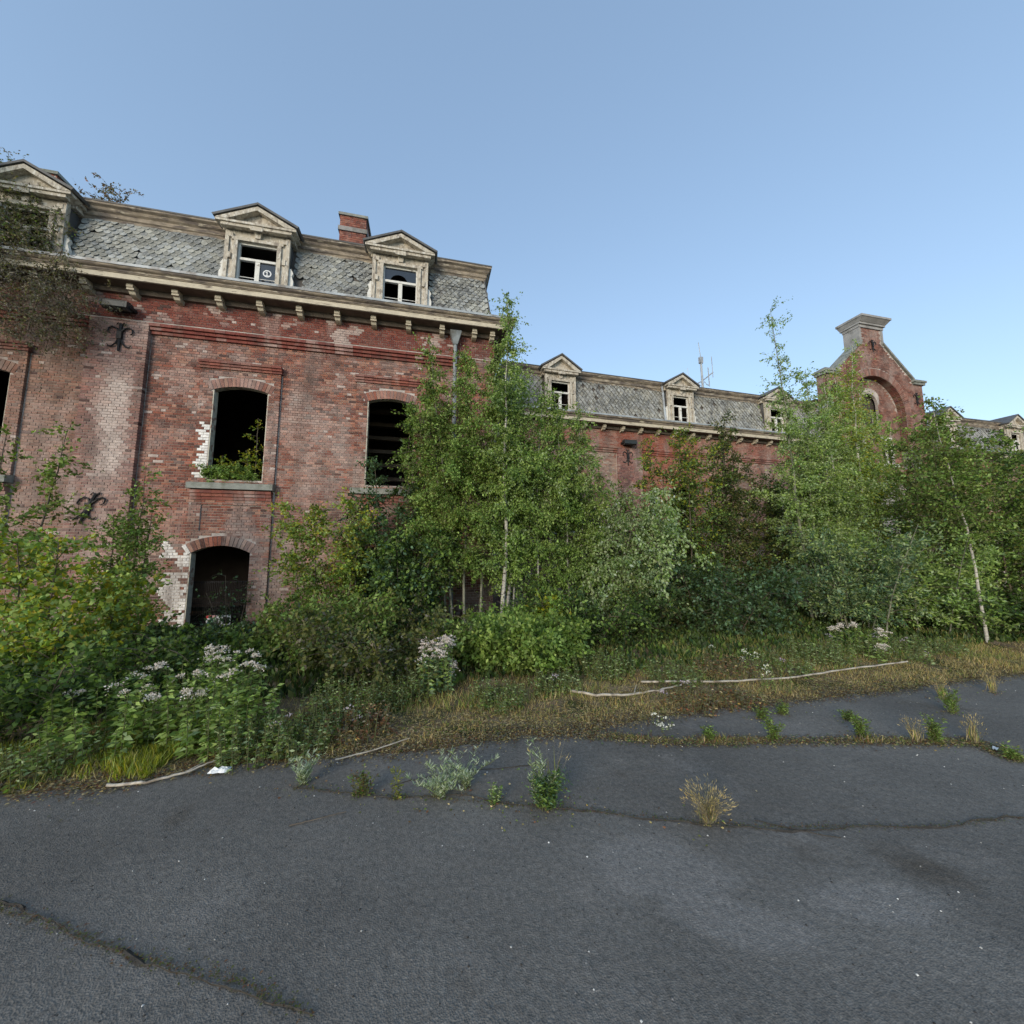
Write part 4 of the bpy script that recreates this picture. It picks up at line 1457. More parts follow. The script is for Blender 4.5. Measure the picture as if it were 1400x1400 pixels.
PAL = dict(
    mid=[(.062, .098, .022), (.075, .115, .03), (.05, .082, .018)],
    light=[(.10, .145, .04), (.12, .165, .05), (.085, .125, .032)],
    yellow=[(.11, .13, .014), (.125, .135, .016), (.09, .115, .014), (.135, .125, .018)],
    blue=[(.05, .09, .045), (.065, .11, .06), (.042, .075, .035)],
    dark=[(.034, .06, .016), (.045, .074, .02), (.027, .048, .014)],
    olive=[(.075, .088, .026), (.09, .1, .033), (.065, .072, .022)],
    pale=[(.125, .16, .075), (.145, .175, .09), (.10, .135, .06)],
    brown=[(.18, .155, .105), (.22, .185, .13), (.15, .14, .085), (.12, .1, .065)],
    straw=[(.34, .285, .155), (.4, .34, .2), (.36, .265, .10), (.24, .205, .09)],
    rust=[(.16, .075, .04), (.2, .1, .05), (.12, .07, .035)],
    grass=[(.095, .13, .03), (.12, .15, .035), (.075, .11, .025), (.16, .16, .055)],
    silver=[(.36, .42, .31), (.42, .47, .36), (.28, .35, .22)],
)


DM = 4.3
GAIN = dict(dark=(1.5, 1.5, 1.5), olive=(1.75, 1.7, 1.5), blue=(1.8, 1.85, 1.95), mid=(2.45, 2.45, 2.1), light=(2.65, 2.6, 2.4), pale=(2.35, 2.4, 2.4), yellow=(2.5, 2.35, 1.6), grass=(2.2, 2.1, 1.9), straw=(1.5, 1.42, 1.3), brown=(1.05, 1.1, 1.2), rust=(1.2, 1.2, 1.2), silver=(1.1, 1.1, 1.1))


def pick(rng, mix, n):
    """n colours from a weighted mix of palettes, each leaf a little different"""
    names = list(mix)
    w = np.array([mix[k] for k in names], float)
    ids = rng.choice(len(names), n, p=w / w.sum())
    out = np.zeros((n, 3))
    for i, k in enumerate(names):
        q = ids == i
        p = np.array(PAL[k]) * np.array(GAIN[k])
        out[q] = p[rng.integers(0, len(p), q.sum())]
    return out * rng.uniform(.78, 1.25, (n, 1)) * np.array([1, 1, 1]) + rng.normal(0, .004, (n, 3))


def stem_curve(rng, p0, h, lean, wig, n=12):
    t = np.linspace(0, 1, n)[:, None]
    wv = np.cumsum(rng.normal(0, wig * h / n, (n, 3)), 0) * np.array([1, 1, .2])
    wv[0] = 0
    return p0 + np.array([0, 0, h]) * t + np.array([lean[0], lean[1], 0]) * t ** 1.4 + wv


def at_curve(c, t):
    x = np.clip(t, 0, 1) * (len(c) - 1)
    i = np.minimum(x.astype(int), len(c) - 2)
    return c[i] + (c[i + 1] - c[i]) * (x - i)[:, None]


def foliage(name, label, cat, loc, seed, stems, mix, group=None, leaf=.05, dens=60, nb=26, blen=1., bstart=.2, prof=lambda t: 1 - .75 * t,
            ang=(20, 60), droop=.35, twig=.16, lwid=.6, bark='twig', hang=0., flat=.15, rtrunk=.02, mat_leaf='leaf', clump=True, parts=('trunk', 'branches', 'crown'), topmix=None):
    """stems: list of (dx, dy, height, leanx, leany). Leaves sit on twigs along every branch."""
    rng = np.random.default_rng(seed)
    z0 = vz(loc[0], loc[1]) if loc[1] > 3.3 and len(loc) == 2 else 0
    L3 = (loc[0], loc[1], z0 - .02) if len(loc) == 2 else loc
    root = thing(name, label, cat, L3, 0, group)
    T, B, L = Tubes(), Tubes(), Leaves()
    ga = 2.39996
    for si, (dx, dy, h, lx, ly) in enumerate(stems):
        c = stem_curve(rng, np.array([dx, dy, 0.]), h, (lx, ly), .045)
        T.add(c, rtrunk * (h / 3) ** .7, .004, 6)
        nbr = max(3, int(nb * (.6 + .4 * rng.random())))
        ts = bstart + (1 - bstart) * (np.arange(nbr) + rng.random(nbr)) / nbr
        ps = at_curve(c, ts)
        az0 = rng.random() * 6.28
        for k in range(nbr):
            t = ts[k]
            az = az0 + k * ga + rng.normal(0, .4)
            rel = (t - bstart) / (1 - bstart)
            Ln = blen * prof(rel) * rng.uniform(.55, 1.2)
            if Ln < .04: continue
            a = math.radians(rng.uniform(*ang))
            m_ = 6
            s = np.linspace(0, 1, m_)[:, None]
            d = np.array([math.cos(az) * math.cos(a), math.sin(az) * math.cos(a), math.sin(a)])
            br = ps[k] + d * Ln * s + np.array([0, 0, -1.]) * droop * Ln * s ** 2.2 + np.cumsum(rng.normal(0, .02 * Ln, (m_, 3)), 0) * s
            B.add(br, .006 * min(1.5, .6 + Ln), .0015, 3)
            nl = int(DM * (.62 if name == 'bramble_thicket' else 1) * dens * Ln * rng.uniform(.5, 1.5)) + 2
            st = rng.random(nl) ** .75
            pp = at_curve(br, st)
            if clump:                                  # leaves gather on short twigs
                ntw = max(2, int(nl / 13))
                tw = rng.normal(0, 1, (ntw, 3)) * twig * np.array([1, 1, .8])
                tw[:, 2] -= hang * np.abs(rng.normal(0, 1, ntw)) * twig
                tt = rng.random(ntw) ** .75
                id_ = rng.integers(0, ntw, nl)
                f = rng.random(nl)
                pp = at_curve(br, np.clip(tt[id_], .1, 1)) + tw[id_] * f[:, None] + rng.normal(0, leaf * .45, (nl, 3))
                tb = at_curve(br, np.clip(tt, .1, 1))
                for q in range(0, ntw, 3):
                    B.add(np.stack([tb[q], tb[q] + tw[q]]), .002, .0008, 3)
                dd = tw[id_] / twig * .5 + rng.normal(0, .6, (nl, 3))
            else:
                dd = rng.normal(0, .6, (nl, 3)) + d * .6
            dd[:, 2] -= hang * .9
            col = pick(rng, mix, nl)
            if topmix is not None:
                up_ = rng.random(nl) < (rel ** 1.3) * .85
                c2 = pick(rng, topmix, nl)
                col[up_] = c2[up_]
            # a branch keeps its own tint
            col *= rng.uniform(.8, 1.2) * np.array([rng.uniform(.93, 1.07), 1, rng.uniform(.9, 1.1)])
            L.add(pp, dd, leaf * 1.12 * rng.uniform(.6, 1.25, nl), col, lwid)
    T.build(parts[0], M[bark], root)
    B.build(parts[1], M['twig'], root)
    L.build(parts[2], M[mat_leaf], root, rng, flat)
    return root


def ring_stems(rng_seed, n, rad, h, lean, hv=.25):
    rg = random.Random(rng_seed)
    out = []
    for i in range(n):
        a = 2 * math.pi * (i + rg.random() * .8) / n
        r = rad * math.sqrt(rg.random())
        out.append((r * math.cos(a), r * math.sin(a), h * (1 - hv * rg.random()), lean * math.cos(a) * rg.uniform(.4, 1.1), lean * math.sin(a) * rg.uniform(.4, 1.1)))
    return out


GT = 'young trees grown up along the brick facade'
GS = 'shrubs crowding the foot of the brick facade'
coneprof = lambda t: (.55 + 1.0 * t) if t < .25 else max(.13, 1.0 - .9 * ((t - .25) / .75) ** 1.25)
colprof = lambda t: max(.08, .8 * (1 - t) ** .6 + .15)
# --- birches in front of the tall block's right end
foliage('birch_tree', 'tall slim birch with white trunk rising past the right corner of the tall block', 'birch tree', (1.38, 7.0), 101, [(0, 0, 6.75, .15, .0), (.15, .3, 5.2, .25, 0)], dict(light=3, mid=3, pale=1), GT, leaf=.045, dens=125, nb=70, blen=1.0, bstart=.2, prof=coneprof, ang=(10, 60), droop=.4, hang=.55, bark='bark', rtrunk=.026)
foliage('birch_tree', 'birch with grey-green trunk in front of the zinc downpipe', 'birch tree', (.72, 7.2), 102, [(0, 0, 5.7, -.15, 0), (.3, .15, 5.5, .3, 0)], dict(light=2, mid=3, olive=1), GT, leaf=.045, dens=125, nb=64, blen=1.15, bstart=.2, prof=coneprof, ang=(15, 60), droop=.4, hang=.5, bark='barkgrey', rtrunk=.02)
foliage('birch_tree', 'leaning young birch beside the right-hand upper window of the tall block', 'birch tree', (.5, 7.3), 103, [(0, 0, 5.75, -.62, 0), (-.15, .1, 4.4, -.3, 0)], dict(light=2, mid=3, olive=2), GT, leaf=.045, dens=120, nb=54, blen=.95, bstart=.2, prof=coneprof, ang=(15, 60), droop=.35, hang=.45, bark='barkgrey', rtrunk=.017)
foliage('birch_tree', 'bushy birch with drooping sprays where the tall block meets the wing', 'birch tree', (2.1, 7.2), 104, [(0, 0, 5.1, .1, .1), (.3, .2, 4.7, .3, .1), (-.45, .1, 4.6, -.1, 0)], dict(mid=3, light=2), GT, leaf=.045, dens=120, nb=56, blen=1.1, bstart=.14, prof=coneprof, ang=(10, 55), droop=.5, hang=.6, bark='bark', rtrunk=.017)
foliage('birch_tree', 'birch hiding the first dormer of the wing', 'birch tree', (2.85, 7.3), 105, [(0, 0, 5.0, -.15, .1), (.35, .2, 4.7, .1, .1)], dict(mid=3, light=2, pale=1), GT, leaf=.045, dens=120, nb=60, blen=1.15, bstart=.15, prof=coneprof, ang=(10, 55), droop=.5, hang=.6, bark='bark', rtrunk=.017)
foliage('birch_tree', 'low birch with silvery leaf sprays arching over to the right', 'birch tree', (3.5, 6.8), 106, [(0, 0, 2.7, .6, -.2), (.1, 0, 2.3, .9, -.3)], dict(pale=4, mid=2, silver=.5), GT, leaf=.055, dens=85, nb=34, blen=.95, bstart=.25, prof=lambda t: .9, ang=(0, 40), droop=.7, hang=.9, bark='barkgrey', rtrunk=.024)
# --- dark mid clump
foliage('hazel_tree', 'dense dark green tree with yellowish top before the middle of the wing', 'tree', (5.85, 8.0), 107, [(0, 0, 4.7, .2, 0), (.5, .2, 4.5, .4, .1), (-.4, 0, 4.3, -.2, 0), (.1, -.3, 3.6, 0, -.3), (.9, 0, 4.3, .4, 0)], dict(dark=4, mid=2), GT, leaf=.058, dens=60, nb=36, blen=1.0, bstart=.15, prof=colprof, ang=(15, 65), droop=.3, topmix=dict(yellow=2, olive=2, mid=2), bark='barkbrown')
foliage('alder_tree', 'brownish-green upright tree beside the rusty downpipe of the wing', 'tree', (7.3, 8.2), 108, [(0, 0, 5.1, .25, 0), (.3, .1, 4.3, .3, 0)], dict(olive=3, dark=3, brown=1), GT, leaf=.06, dens=62, nb=46, blen=.85, bstart=.12, prof=colprof, ang=(20, 65), droop=.3, bark='barkbrown')
foliage('hazel_tree', 'dark rounded tree between the silvery birch and the yellow-topped tree', 'tree', (4.55, 8.3), 109, [(0, 0, 3.1, .1, 0), (.3, 0, 2.7, .5, 0), (-.3, 0, 2.7, -.4, 0)], dict(dark=4, olive=2, brown=.6), GT, leaf=.06, dens=62, nb=34, blen=.85, bstart=.1, prof=colprof, ang=(15, 60), droop=.35, bark='barkbrown')
foliage('alder_tree', 'dull olive tree in the gap left of the tallest pale birch', 'tree', (8.4, 8.3), 110, [(0, 0, 3.9, 0, 0), (.4, 0, 3.5, .2, 0), (-.4, .1, 3.4, -.2, 0)], dict(olive=3, dark=3), GT, leaf=.06, dens=60, nb=36, blen=.9, bstart=.1, prof=colprof, ang=(15, 60), droop=.3, bark='barkbrown')
# --- tall pale birches at the right
foliage('birch_tree', 'tallest pale birch with a thin bare tip above the wing roof', 'birch tree', (8.55, 7.0), 111, [(0, 0, 7.55, -.35, 0), (.25, .1, 6.0, .1, 0), (.6, 0, 5.2, .3, 0)], dict(light=3, pale=3, mid=1), GT, leaf=.047, dens=92, nb=78, blen=1.05, bstart=.1, prof=lambda t: (.6 + t) if t < .3 else max(.16, .95 * (1 - (t - .3) / .7) ** 1.25), ang=(15, 60), droop=.35, hang=.3, bark='barkgrey', rtrunk=.02)
foliage('birch_tree', 'yellow-green birch standing against the arch of the gable', 'birch tree', (11.0, 7.5), 112, [(0, 0, 7.2, .3, 0), (-.3, 0, 6.6, -.1, 0), (.5, .1, 6.3, .4, 0)], dict(light=4, yellow=2, pale=1), GT, leaf=.049, dens=88, nb=60, blen=1.0, bstart=.14, prof=coneprof, ang=(20, 65), droop=.35, hang=.4, bark='bark', rtrunk=.028)
foliage('birch_tree', 'pale green birch with two stems left of the gable', 'birch tree', (9.7, 7.2), 113, [(0, 0, 5.9, .1, 0), (.3, .2, 5.4, .2, 0), (-.4, .1, 5.0, -.2, 0)], dict(light=3, pale=2, mid=1), GT, leaf=.049, dens=88, nb=54, blen=1.05, bstart=.12, prof=coneprof, ang=(15, 60), droop=.35, hang=.3, bark='bark', rtrunk=.028)
foliage('birch_tree', 'pale birch filling the space below the gable arch', 'birch tree', (12.2, 7.8), 114, [(0, 0, 5.6, 0, 0), (.45, 0, 5.3, .2, 0), (-.4, 0, 4.8, -.1, 0)], dict(light=3, mid=2), GT, leaf=.055, dens=65, nb=54, blen=1.1, bstart=.12, prof=coneprof, ang=(15, 60), droop=.35, hang=.3, bark='bark', rtrunk=.017)
foliage('willow_shrub', 'pale blue-green willow spreading low in front of the birches', 'shrub', (8.3, 6.0), 115, ring_stems(5, 9, .6, 2.2, .8), dict(pale=3, blue=3, light=1), GS, leaf=.06, dens=60, nb=24, blen=.7, bstart=.1, prof=lambda t: .9 - .5 * t, ang=(10, 55), droop=.3, lwid=.4, bark='barkgrey')
foliage('willow_shrub', 'green willow with long side sprays reaching right over the verge', 'shrub', (9.6, 5.7), 116, ring_stems(6, 8, .6, 2.1, .9), dict(light=3, mid=2, pale=1), GS, leaf=.055, dens=60, nb=24, blen=.75, bstart=.12, prof=lambda t: .9 - .4 * t, ang=(0, 45), droop=.3, lwid=.45, bark='barkgrey')
# --- right end
foliage('birch_tree', 'birch with a bright white leaning trunk at the right end of the verge', 'birch tree', (9.55, 4.75), 117, [(0, 0, 4.55, -.02, .3)], dict(olive=2, mid=3, light=1), GT, leaf=.05, dens=70, nb=48, blen=.95, bstart=.38, prof=coneprof, ang=(20, 65), droop=.35, hang=.35, bark='bark', rtrunk=.02)
foliage('alder_tree', 'dark olive tree behind the white-trunked birch', 'tree', (12.0, 6.4), 118, [(0, 0, 4.9, 0, 0), (.5, .1, 4.5, .3, 0), (-.5, 0, 4.2, -.3, 0)], dict(olive=3, dark=2, mid=2), GT, leaf=.06, dens=60, nb=44, blen=1.05, bstart=.1, prof=colprof, ang=(15, 65), droop=.3, bark='barkbrown')
foliage('alder_tree', 'dark bushy tree right of the white-trunked birch', 'tree', (12.0, 5.3), 119, [(0, 0, 4.1, 0, 0), (.5, .1, 3.8, .4, 0), (-.4, 0, 3.4, -.1, 0)], dict(mid=3, dark=2, olive=1), GT, leaf=.06, dens=60, nb=40, blen=1.0, bstart=.08, prof=colprof, ang=(15, 65), droop=.3, bark='barkbrown')
foliage('alder_tree', 'olive tree hiding the foot of the far wing', 'tree', (15.5, 8.0), 120, [(0, 0, 5.2, 0, 0), (.7, .1, 4.9, .4, 0), (-.7, 0, 5.1, -.4, 0)], dict(olive=3, mid=2), GT, leaf=.07, dens=50, nb=44, blen=1.2, bstart=.08, prof=colprof, ang=(15, 65), droop=.3, bark='barkbrown')
foliage('alder_tree', 'dark tree closing the view at the far right end of the facade', 'tree', (19.0, 8.0), 121, [(0, 0, 4.8, 0, 0), (1, .1, 4.6, .4, 0), (-.9, 0, 4.7, -.4, 0)], dict(olive=3, mid=2), GT, leaf=.08, dens=40, nb=40, blen=1.4, bstart=.08, prof=colprof, ang=(15, 65), droop=.3, bark='barkbrown')
foliage('alder_tree', 'dark undergrown tree in the shade below the gable', 'tree', (10.9, 8.8), 122, [(0, 0, 3.9, 0, 0), (.8, .1, 3.6, .4, 0), (-.8, 0, 3.7, -.4, 0)], dict(dark=3, mid=2), GT, leaf=.07, dens=50, nb=36, blen=1.1, bstart=.06, prof=colprof, ang=(15, 65), droop=.3, bark='barkbrown')
# --- in front of the tall block
foliage('climbing_bush', 'yellow-green creeper-hung bush between the two columns of windows', 'bush', (-1.95, 7.7), 123, [(0, 0, 2.45, -.2, .1), (.35, .1, 2.6, .15, .1), (-.3, 0, 2.3, -.3, .1), (.5, -.1, 2.0, .3, 0)], dict(light=2, mid=3, olive=1), GS, leaf=.055, dens=80, nb=32, blen=.55, bstart=.05, prof=lambda t: .8, ang=(5, 60), droop=.45, topmix=dict(yellow=3, light=3))
foliage('elder_bush', 'dark blue-green elder under the right-hand upper window', 'bush', (-.9, 8.15), 124, [(0, 0, 3.5, -.15, 0), (.3, 0, 3.0, .2, 0), (-.3, 0, 2.7, -.25, 0)], dict(blue=3, dark=3), GS, leaf=.062, dens=70, nb=30, blen=.7, bstart=.08, prof=colprof, ang=(15, 60), droop=.35)
foliage('elder_bush', 'dark leafy elder low in front of the hidden right-hand doorway', 'bush', (-.4, 7.2), 125, ring_stems(8, 6, .4, 2.0, .5), dict(dark=3, mid=2, blue=1), GS, leaf=.068, dens=62, nb=22, blen=.6, bstart=.1, prof=lambda t: .9 - .4 * t, ang=(10, 55), droop=.35)
foliage('ivy_growth', 'dark ivy hanging at the right jamb of the right-hand upper window', 'climber', (-.45, 8.72, 0.05), 126, [(0, 0, 4.9, .02, 0), (.3, 0, 5.3, .1, 0), (.55, 0, 4.6, .15, 0)], dict(dark=2, mid=3), None, leaf=.06, dens=70, nb=46, blen=.4, bstart=.35, prof=lambda t: 1, ang=(-30, 50), droop=.3, twig=.08)
foliage('maple_bush', 'bright yellow-green maple bush at the left edge', 'bush', (-4.05, 5.3), 127, [(0, 0, 1.7, 0, 0), (.35, .1, 1.3, .25, 0), (-.35, .1, 1.75, -.2, 0), (.2, -.3, 1.1, .2, -.1)], dict(yellow=3, light=3, mid=2), GS, leaf=.052, dens=50, nb=30, blen=.6, bstart=.08, prof=lambda t: .9 - .3 * t, ang=(10, 55), droop=.35, lwid=.75)
foliage('maple_bush', 'taller green maple bush rising behind the yellow-green one at the left edge', 'bush', (-5.45, 6.6), 128, [(0, 0, 3.35, .25, 0), (-.4, 0, 3.3, .0, 0)], dict(mid=3, olive=2, light=1), GS, leaf=.06, dens=45, nb=30, blen=.5, bstart=.3, prof=colprof, ang=(10, 60), droop=.35)
foliage('rowan_sapling', 'slender sapling beside the white-stained jamb of the open doorway', 'sapling', (-4.82, 7.6), 129, [(0, 0, 2.95, .05, 0), (.1, .05, 2.3, .1, 0), (-.25, 0, 2.2, -.15, 0)], dict(mid=3, light=2, olive=1), GS, leaf=.055, dens=65, nb=32, blen=.42, bstart=.12, prof=colprof, ang=(15, 60), droop=.4)
foliage('bramble_thicket', 'dark bramble thicket across the threshold of the open doorway', 'bramble', (-3.9, 7.6), 130, ring_stems(9, 12, .9, .22, .6), dict(dark=3, blue=2), GS, leaf=.06, dens=60, nb=16, blen=.25, bstart=.1, prof=lambda t: 1, ang=(0, 50), droop=.5)
foliage('elder_bush', 'dark elder sprig standing in the open doorway before the warning board', 'bush', (-3.95, 8.9, 0), 150, [(0, 0, 1.15, -.1, 0), (.25, 0, .95, .15, 0), (-.1, 0, .8, -.3, 0)], dict(dark=3, blue=2), GS, leaf=.055, dens=8, nb=12, blen=.3, bstart=.3, prof=lambda t: 1, ang=(0, 40), droop=.5)
foliage('bramble_thicket', 'mid green bramble thicket between maple bush and flowering plants', 'bramble', (-2.9, 6.2), 131, ring_stems(10, 16, .9, .2, .3), dict(mid=3, dark=2, light=1), GS, leaf=.055, dens=75, nb=18, blen=.25, bstart=.1, prof=lambda t: 1, ang=(0, 50), droop=.5)
foliage('bramble_thicket', 'olive bramble thicket below the creeper-hung bush', 'bramble', (-1.2, 6.3), 132, ring_stems(11, 14, .7, .8, .4), dict(mid=3, olive=2, light=1), GS, leaf=.06, dens=60, nb=20, blen=.45, bstart=.1, prof=lambda t: 1, ang=(0, 55), droop=.45)
foliage('bramble_thicket', 'brown-green bramble tangle behind the lone white-flowered plant', 'bramble', (-.5, 5.4), 133, ring_stems(12, 12, .7, .75, .7), dict(olive=3, dark=1, brown=.5), GS, leaf=.05, dens=60, nb=18, blen=.4, bstart=.1, prof=lambda t: 1, ang=(0, 55), droop=.45)
foliage('laurel_bush', 'deep green bush with a yellow-green top right of the lone white-flowered plant', 'bush', (1.25, 5.3), 134, ring_stems(13, 14, .45, .62, .5), dict(mid=4, light=2), GS, leaf=.055, dens=105, nb=18, blen=.32, bstart=.1, prof=lambda t: 1, ang=(5, 60), droop=.35)
foliage('sumac_sapling', 'small yellow-green sapling with layered leaves behind the deep green bush', 'sapling', (1.78, 5.75), 135, [(0, 0, .75, 0, 0), (.12, 0, .65, .1, 0)], dict(yellow=3, light=2), GS, leaf=.085, dens=70, nb=14, blen=.35, bstart=.3, prof=lambda t: 1, ang=(0, 30), droop=.3, flat=.75, lwid=.45)
foliage('bramble_thicket', 'dark bramble below the bushy birches', 'bramble', (2.6, 6.4), 136, ring_stems(14, 14, .9, .85, .8), dict(dark=4, mid=1.5), GS, leaf=.055, dens=70, nb=18, blen=.45, bstart=.1, prof=lambda t: 1, ang=(0, 50), droop=.45)
foliage('bramble_thicket', 'dark bramble in front of the yellow-topped tree', 'bramble', (5.8, 7.0), 137, ring_stems(15, 16, 1.2, 1.3, .9), dict(dark=3, blue=2), GS, leaf=.06, dens=66, nb=20, blen=.55, bstart=.1, prof=lambda t: 1, ang=(0, 50), droop=.45)
foliage('bramble_thicket', 'shaded bramble under the silvery birch', 'bramble', (4.2, 7.4), 138, ring_stems(16, 12, 1.0, .9, .8), dict(dark=4, olive=1), GS, leaf=.065, dens=48, nb=18, blen=.45, bstart=.1, prof=lambda t: 1, ang=(0, 50), droop=.45)
foliage('bramble_thicket', 'shaded bramble at the right under the dark olive trees', 'bramble', (11.0, 5.6), 139, ring_stems(17, 14, 1.2, .9, .8), dict(dark=3, mid=2), GS, leaf=.065, dens=48, nb=18, blen=.5, bstart=.1, prof=lambda t: 1, ang=(0, 50), droop=.45)
foliage('bramble_thicket', 'low dark bramble at the left edge below the maple bushes', 'bramble', (-3.6, 4.6), 140, ring_stems(18, 12, .7, .7, .7), dict(dark=3, mid=3), GS, leaf=.052, dens=70, nb=16, blen=.4, bstart=.1, prof=lambda t: 1, ang=(0, 50), droop=.45)
# --- climbers on the roof at the left
foliage('clematis_creeper', 'brown-green creeper hanging over the eaves at the left edge', 'climber', (-7.4, 8.35, 5.7), 141, [(-.6, 0, 1.8, .1, 0), (.1, 0, 1.7, .3, 0), (.4, .1, 1.4, .2, 0), (-1.1, 0, 2.5, 0, .1)], dict(brown=5, olive=1), None, leaf=.038, dens=24, nb=60, blen=.7, bstart=.1, prof=lambda t: 1 if t < .85 else .6, ang=(-50, 40), droop=.5, hang=.8, twig=.2)
foliage('clematis_creeper', 'moss-green creeper smothering the leftmost dormer and chimney', 'climber', (-8.1, 8.55, 7.3), 142, [(-.7, 0, 2.6, 0, .7), (.0, -.05, 1.6, .1, .3), (.55, -.05, .8, .25, .2), (.3, -.1, 1.2, .2, .1)], dict(olive=2, mid=1, brown=5), None, leaf=.04, dens=38, nb=38, blen=.45, bstart=.05, prof=lambda t: 1, ang=(-20, 50), droop=.4, twig=.14)
foliage('overhanging_branch', 'green leafy branch reaching in at the left edge beside the chimney', 'branch', (-8.6, 7.9, 6.6), 143, [(0, 0, 2.6, .1, 0)], dict(light=2, mid=3), None, leaf=.06, dens=60, nb=26, blen=.6, bstart=.05, prof=lambda t: 1, ang=(0, 50), droop=.4)
foliage('roof_sapling', 'wispy dry sapling sprouting from the roof right of the leftmost dormer', 'sapling', (-7.5, 9.4, 8.85), 144, [(0, 0, .95, .45, 0), (.1, 0, .6, .5, 0)], dict(brown=3, rust=1), None, leaf=.05, dens=40, nb=12, blen=.3, bstart=.4, prof=lambda t: 1, ang=(10, 60), droop=.1)
foliage('window_sapling', 'yellow-green sapling growing in the open left upper window', 'sapling', (-3.7, 9.02, 3.12), 145, [(.02, .05, 1.45, -.02, 0), (-.1, .05, .7, -.1, 0), (-.35, .05, .45, -.1, 0), (-.6, .03, .55, -.05, 0)], dict(yellow=3, mid=2), None, leaf=.045, dens=32, nb=18, blen=.26, bstart=.1, prof=lambda t: 1.1 - .7 * t, ang=(0, 50), droop=.4, twig=.07)
foliage('window_fern', 'low green growth along the sill of the open left upper window', 'plant', (-4.15, 8.98, 3.1), 146, [(x, 0, .3, 0, -.1) for x in (-.36, -.2, 0, .2, .38)], dict(mid=3, light=2), None, leaf=.04, dens=90, nb=10, blen=.2, bstart=.05, prof=lambda t: 1, ang=(0, 60), droop=.5, twig=.05)


# --- flowering plants on the verge
def flower_clump(loc, seed, label, n, h, rad, cat='flowering plant', name='hemp_agrimony', heads=5, group=None, fcol=((.74, .66, .63), (.6, .52, .48), (.8, .74, .7)), mix=None, lsize=.07, frac=.8):
    rng = np.random.default_rng(seed)
    root = thing(name, label, cat, (*loc, vz(*loc) - .01), 0, group)
    T, L, Fl = Tubes(), Leaves(), Leaves()
    mix = mix or dict(light=4, mid=2, pale=1)
    for i in range(n):
        a, r = rng.random() * 6.28, rad * math.sqrt(rng.random())
        hh = h * (rng.uniform(.88, 1.05) if rng.random() < .6 else rng.uniform(.5, .9)) * (1 - .22 * r / rad)
        c = stem_curve(rng, np.array([r * math.cos(a), r * math.sin(a), 0]), hh, (.1 * math.cos(a) * rad, .1 * math.sin(a) * rad), .03, 8)
        T.add(c, .004, .0018, 4)
        nl = int(44 * hh / .6)
        t = rng.uniform(.08, .97, nl)
        p = at_curve(c, t)
        az = rng.random(nl) * 6.28
        d = np.stack([np.cos(az), np.sin(az), rng.uniform(-.35, .35, nl)], 1)
        L.add(p, d, lsize * 1.15 * rng.uniform(.55, 1.2, nl) * (1.15 - .5 * t), pick(rng, mix, nl) * (.85 + .3 * rng.random()), .42)
        if rng.random() < frac * (1 if hh > .78 * h else .25):
            for k in range(rng.integers(2, heads + 1)):
                cc = c[-1] + np.array([rng.normal(0, .035), rng.normal(0, .035), rng.normal(.0, .025)])
                T.add(np.stack([c[-2], (c[-2] + cc) / 2 + [0, 0, .004], cc]), .0015, .001, 3)
                m_ = 14 if lsize < .05 else 40
                q = rng.normal(0, 1, (m_, 3)) * np.array([.02, .02, .008]) * rng.uniform(.6, 1.3)
                q[:, 2] -= (q[:, 0] ** 2 + q[:, 1] ** 2) * 9
                dd = q * 20 + np.array([0, 0, .8]) + rng.normal(0, .3, (m_, 3))
                col = np.array(fcol)[rng.integers(0, len(fcol), m_)] * rng.uniform(.8, 1.15, (m_, 1))
                Fl.add(cc + q, dd, rng.uniform(.01, .019, m_), col, .9)
    T.build('stems', M['stem'], root)
    L.build('leaves', M['leaf'], root, rng, .55)
    Fl.build('flower_heads', M['petal'], root, rng, .2)
    return root


GF = 'white-flowered plants on the verge'
flower_clump((-1.95, 4.15), 201, 'big clump topped with a broad band of whitish flower heads at the left', 50, .74, .42, group=GF, frac=.5, heads=3)
flower_clump((-2.5, 3.95), 202, 'leafy clump with few pale flowers left of the big flowering clump', 44, .6, .42, group=GF, frac=.2, heads=3)
flower_clump((-1.62, 3.8), 203, 'leafy flowering clump with scattered white heads right of the big one', 36, .52, .34, group=GF, frac=.1, heads=2)
flower_clump((.17, 4.5), 204, 'lone bushy plant topped with bright white flower heads by the asphalt edge', 34, .62, .22, group=GF, heads=3, fcol=((.75, .66, .66), (.66, .56, .56), (.8, .74, .72)), mix=dict(pale=2, light=2, blue=2), lsize=.06)
flower_clump((4.15, 4.6), 205, 'white umbel-flowered plant by the reddish bush in the shade', 9, .3, .3, group=GF, frac=.6, heads=2, fcol=((.78, .8, .74), (.7, .72, .66)), lsize=.04)
flower_clump((4.0, 3.75), 206, 'thin daisy-like plant with tiny white heads near the long pale pole', 12, .3, .16, group=GF, frac=.3, fcol=((.75, .76, .7), (.6, .6, .4)), lsize=.025, heads=2)
flower_clump((2.1, 3.3), 207, 'low white-flowered weed at the seam of the asphalt', 14, .13, .17, group=GF, frac=.5, fcol=((.78, .79, .74), (.7, .71, .62)), lsize=.02, heads=2)
flower_clump((6.4, 4.6), 208, 'pinkish flowering plant in front of the green willow', 16, .52, .35, group=GF, lsize=.06, frac=.5)
GA = 'feathery aster clumps on the verge'
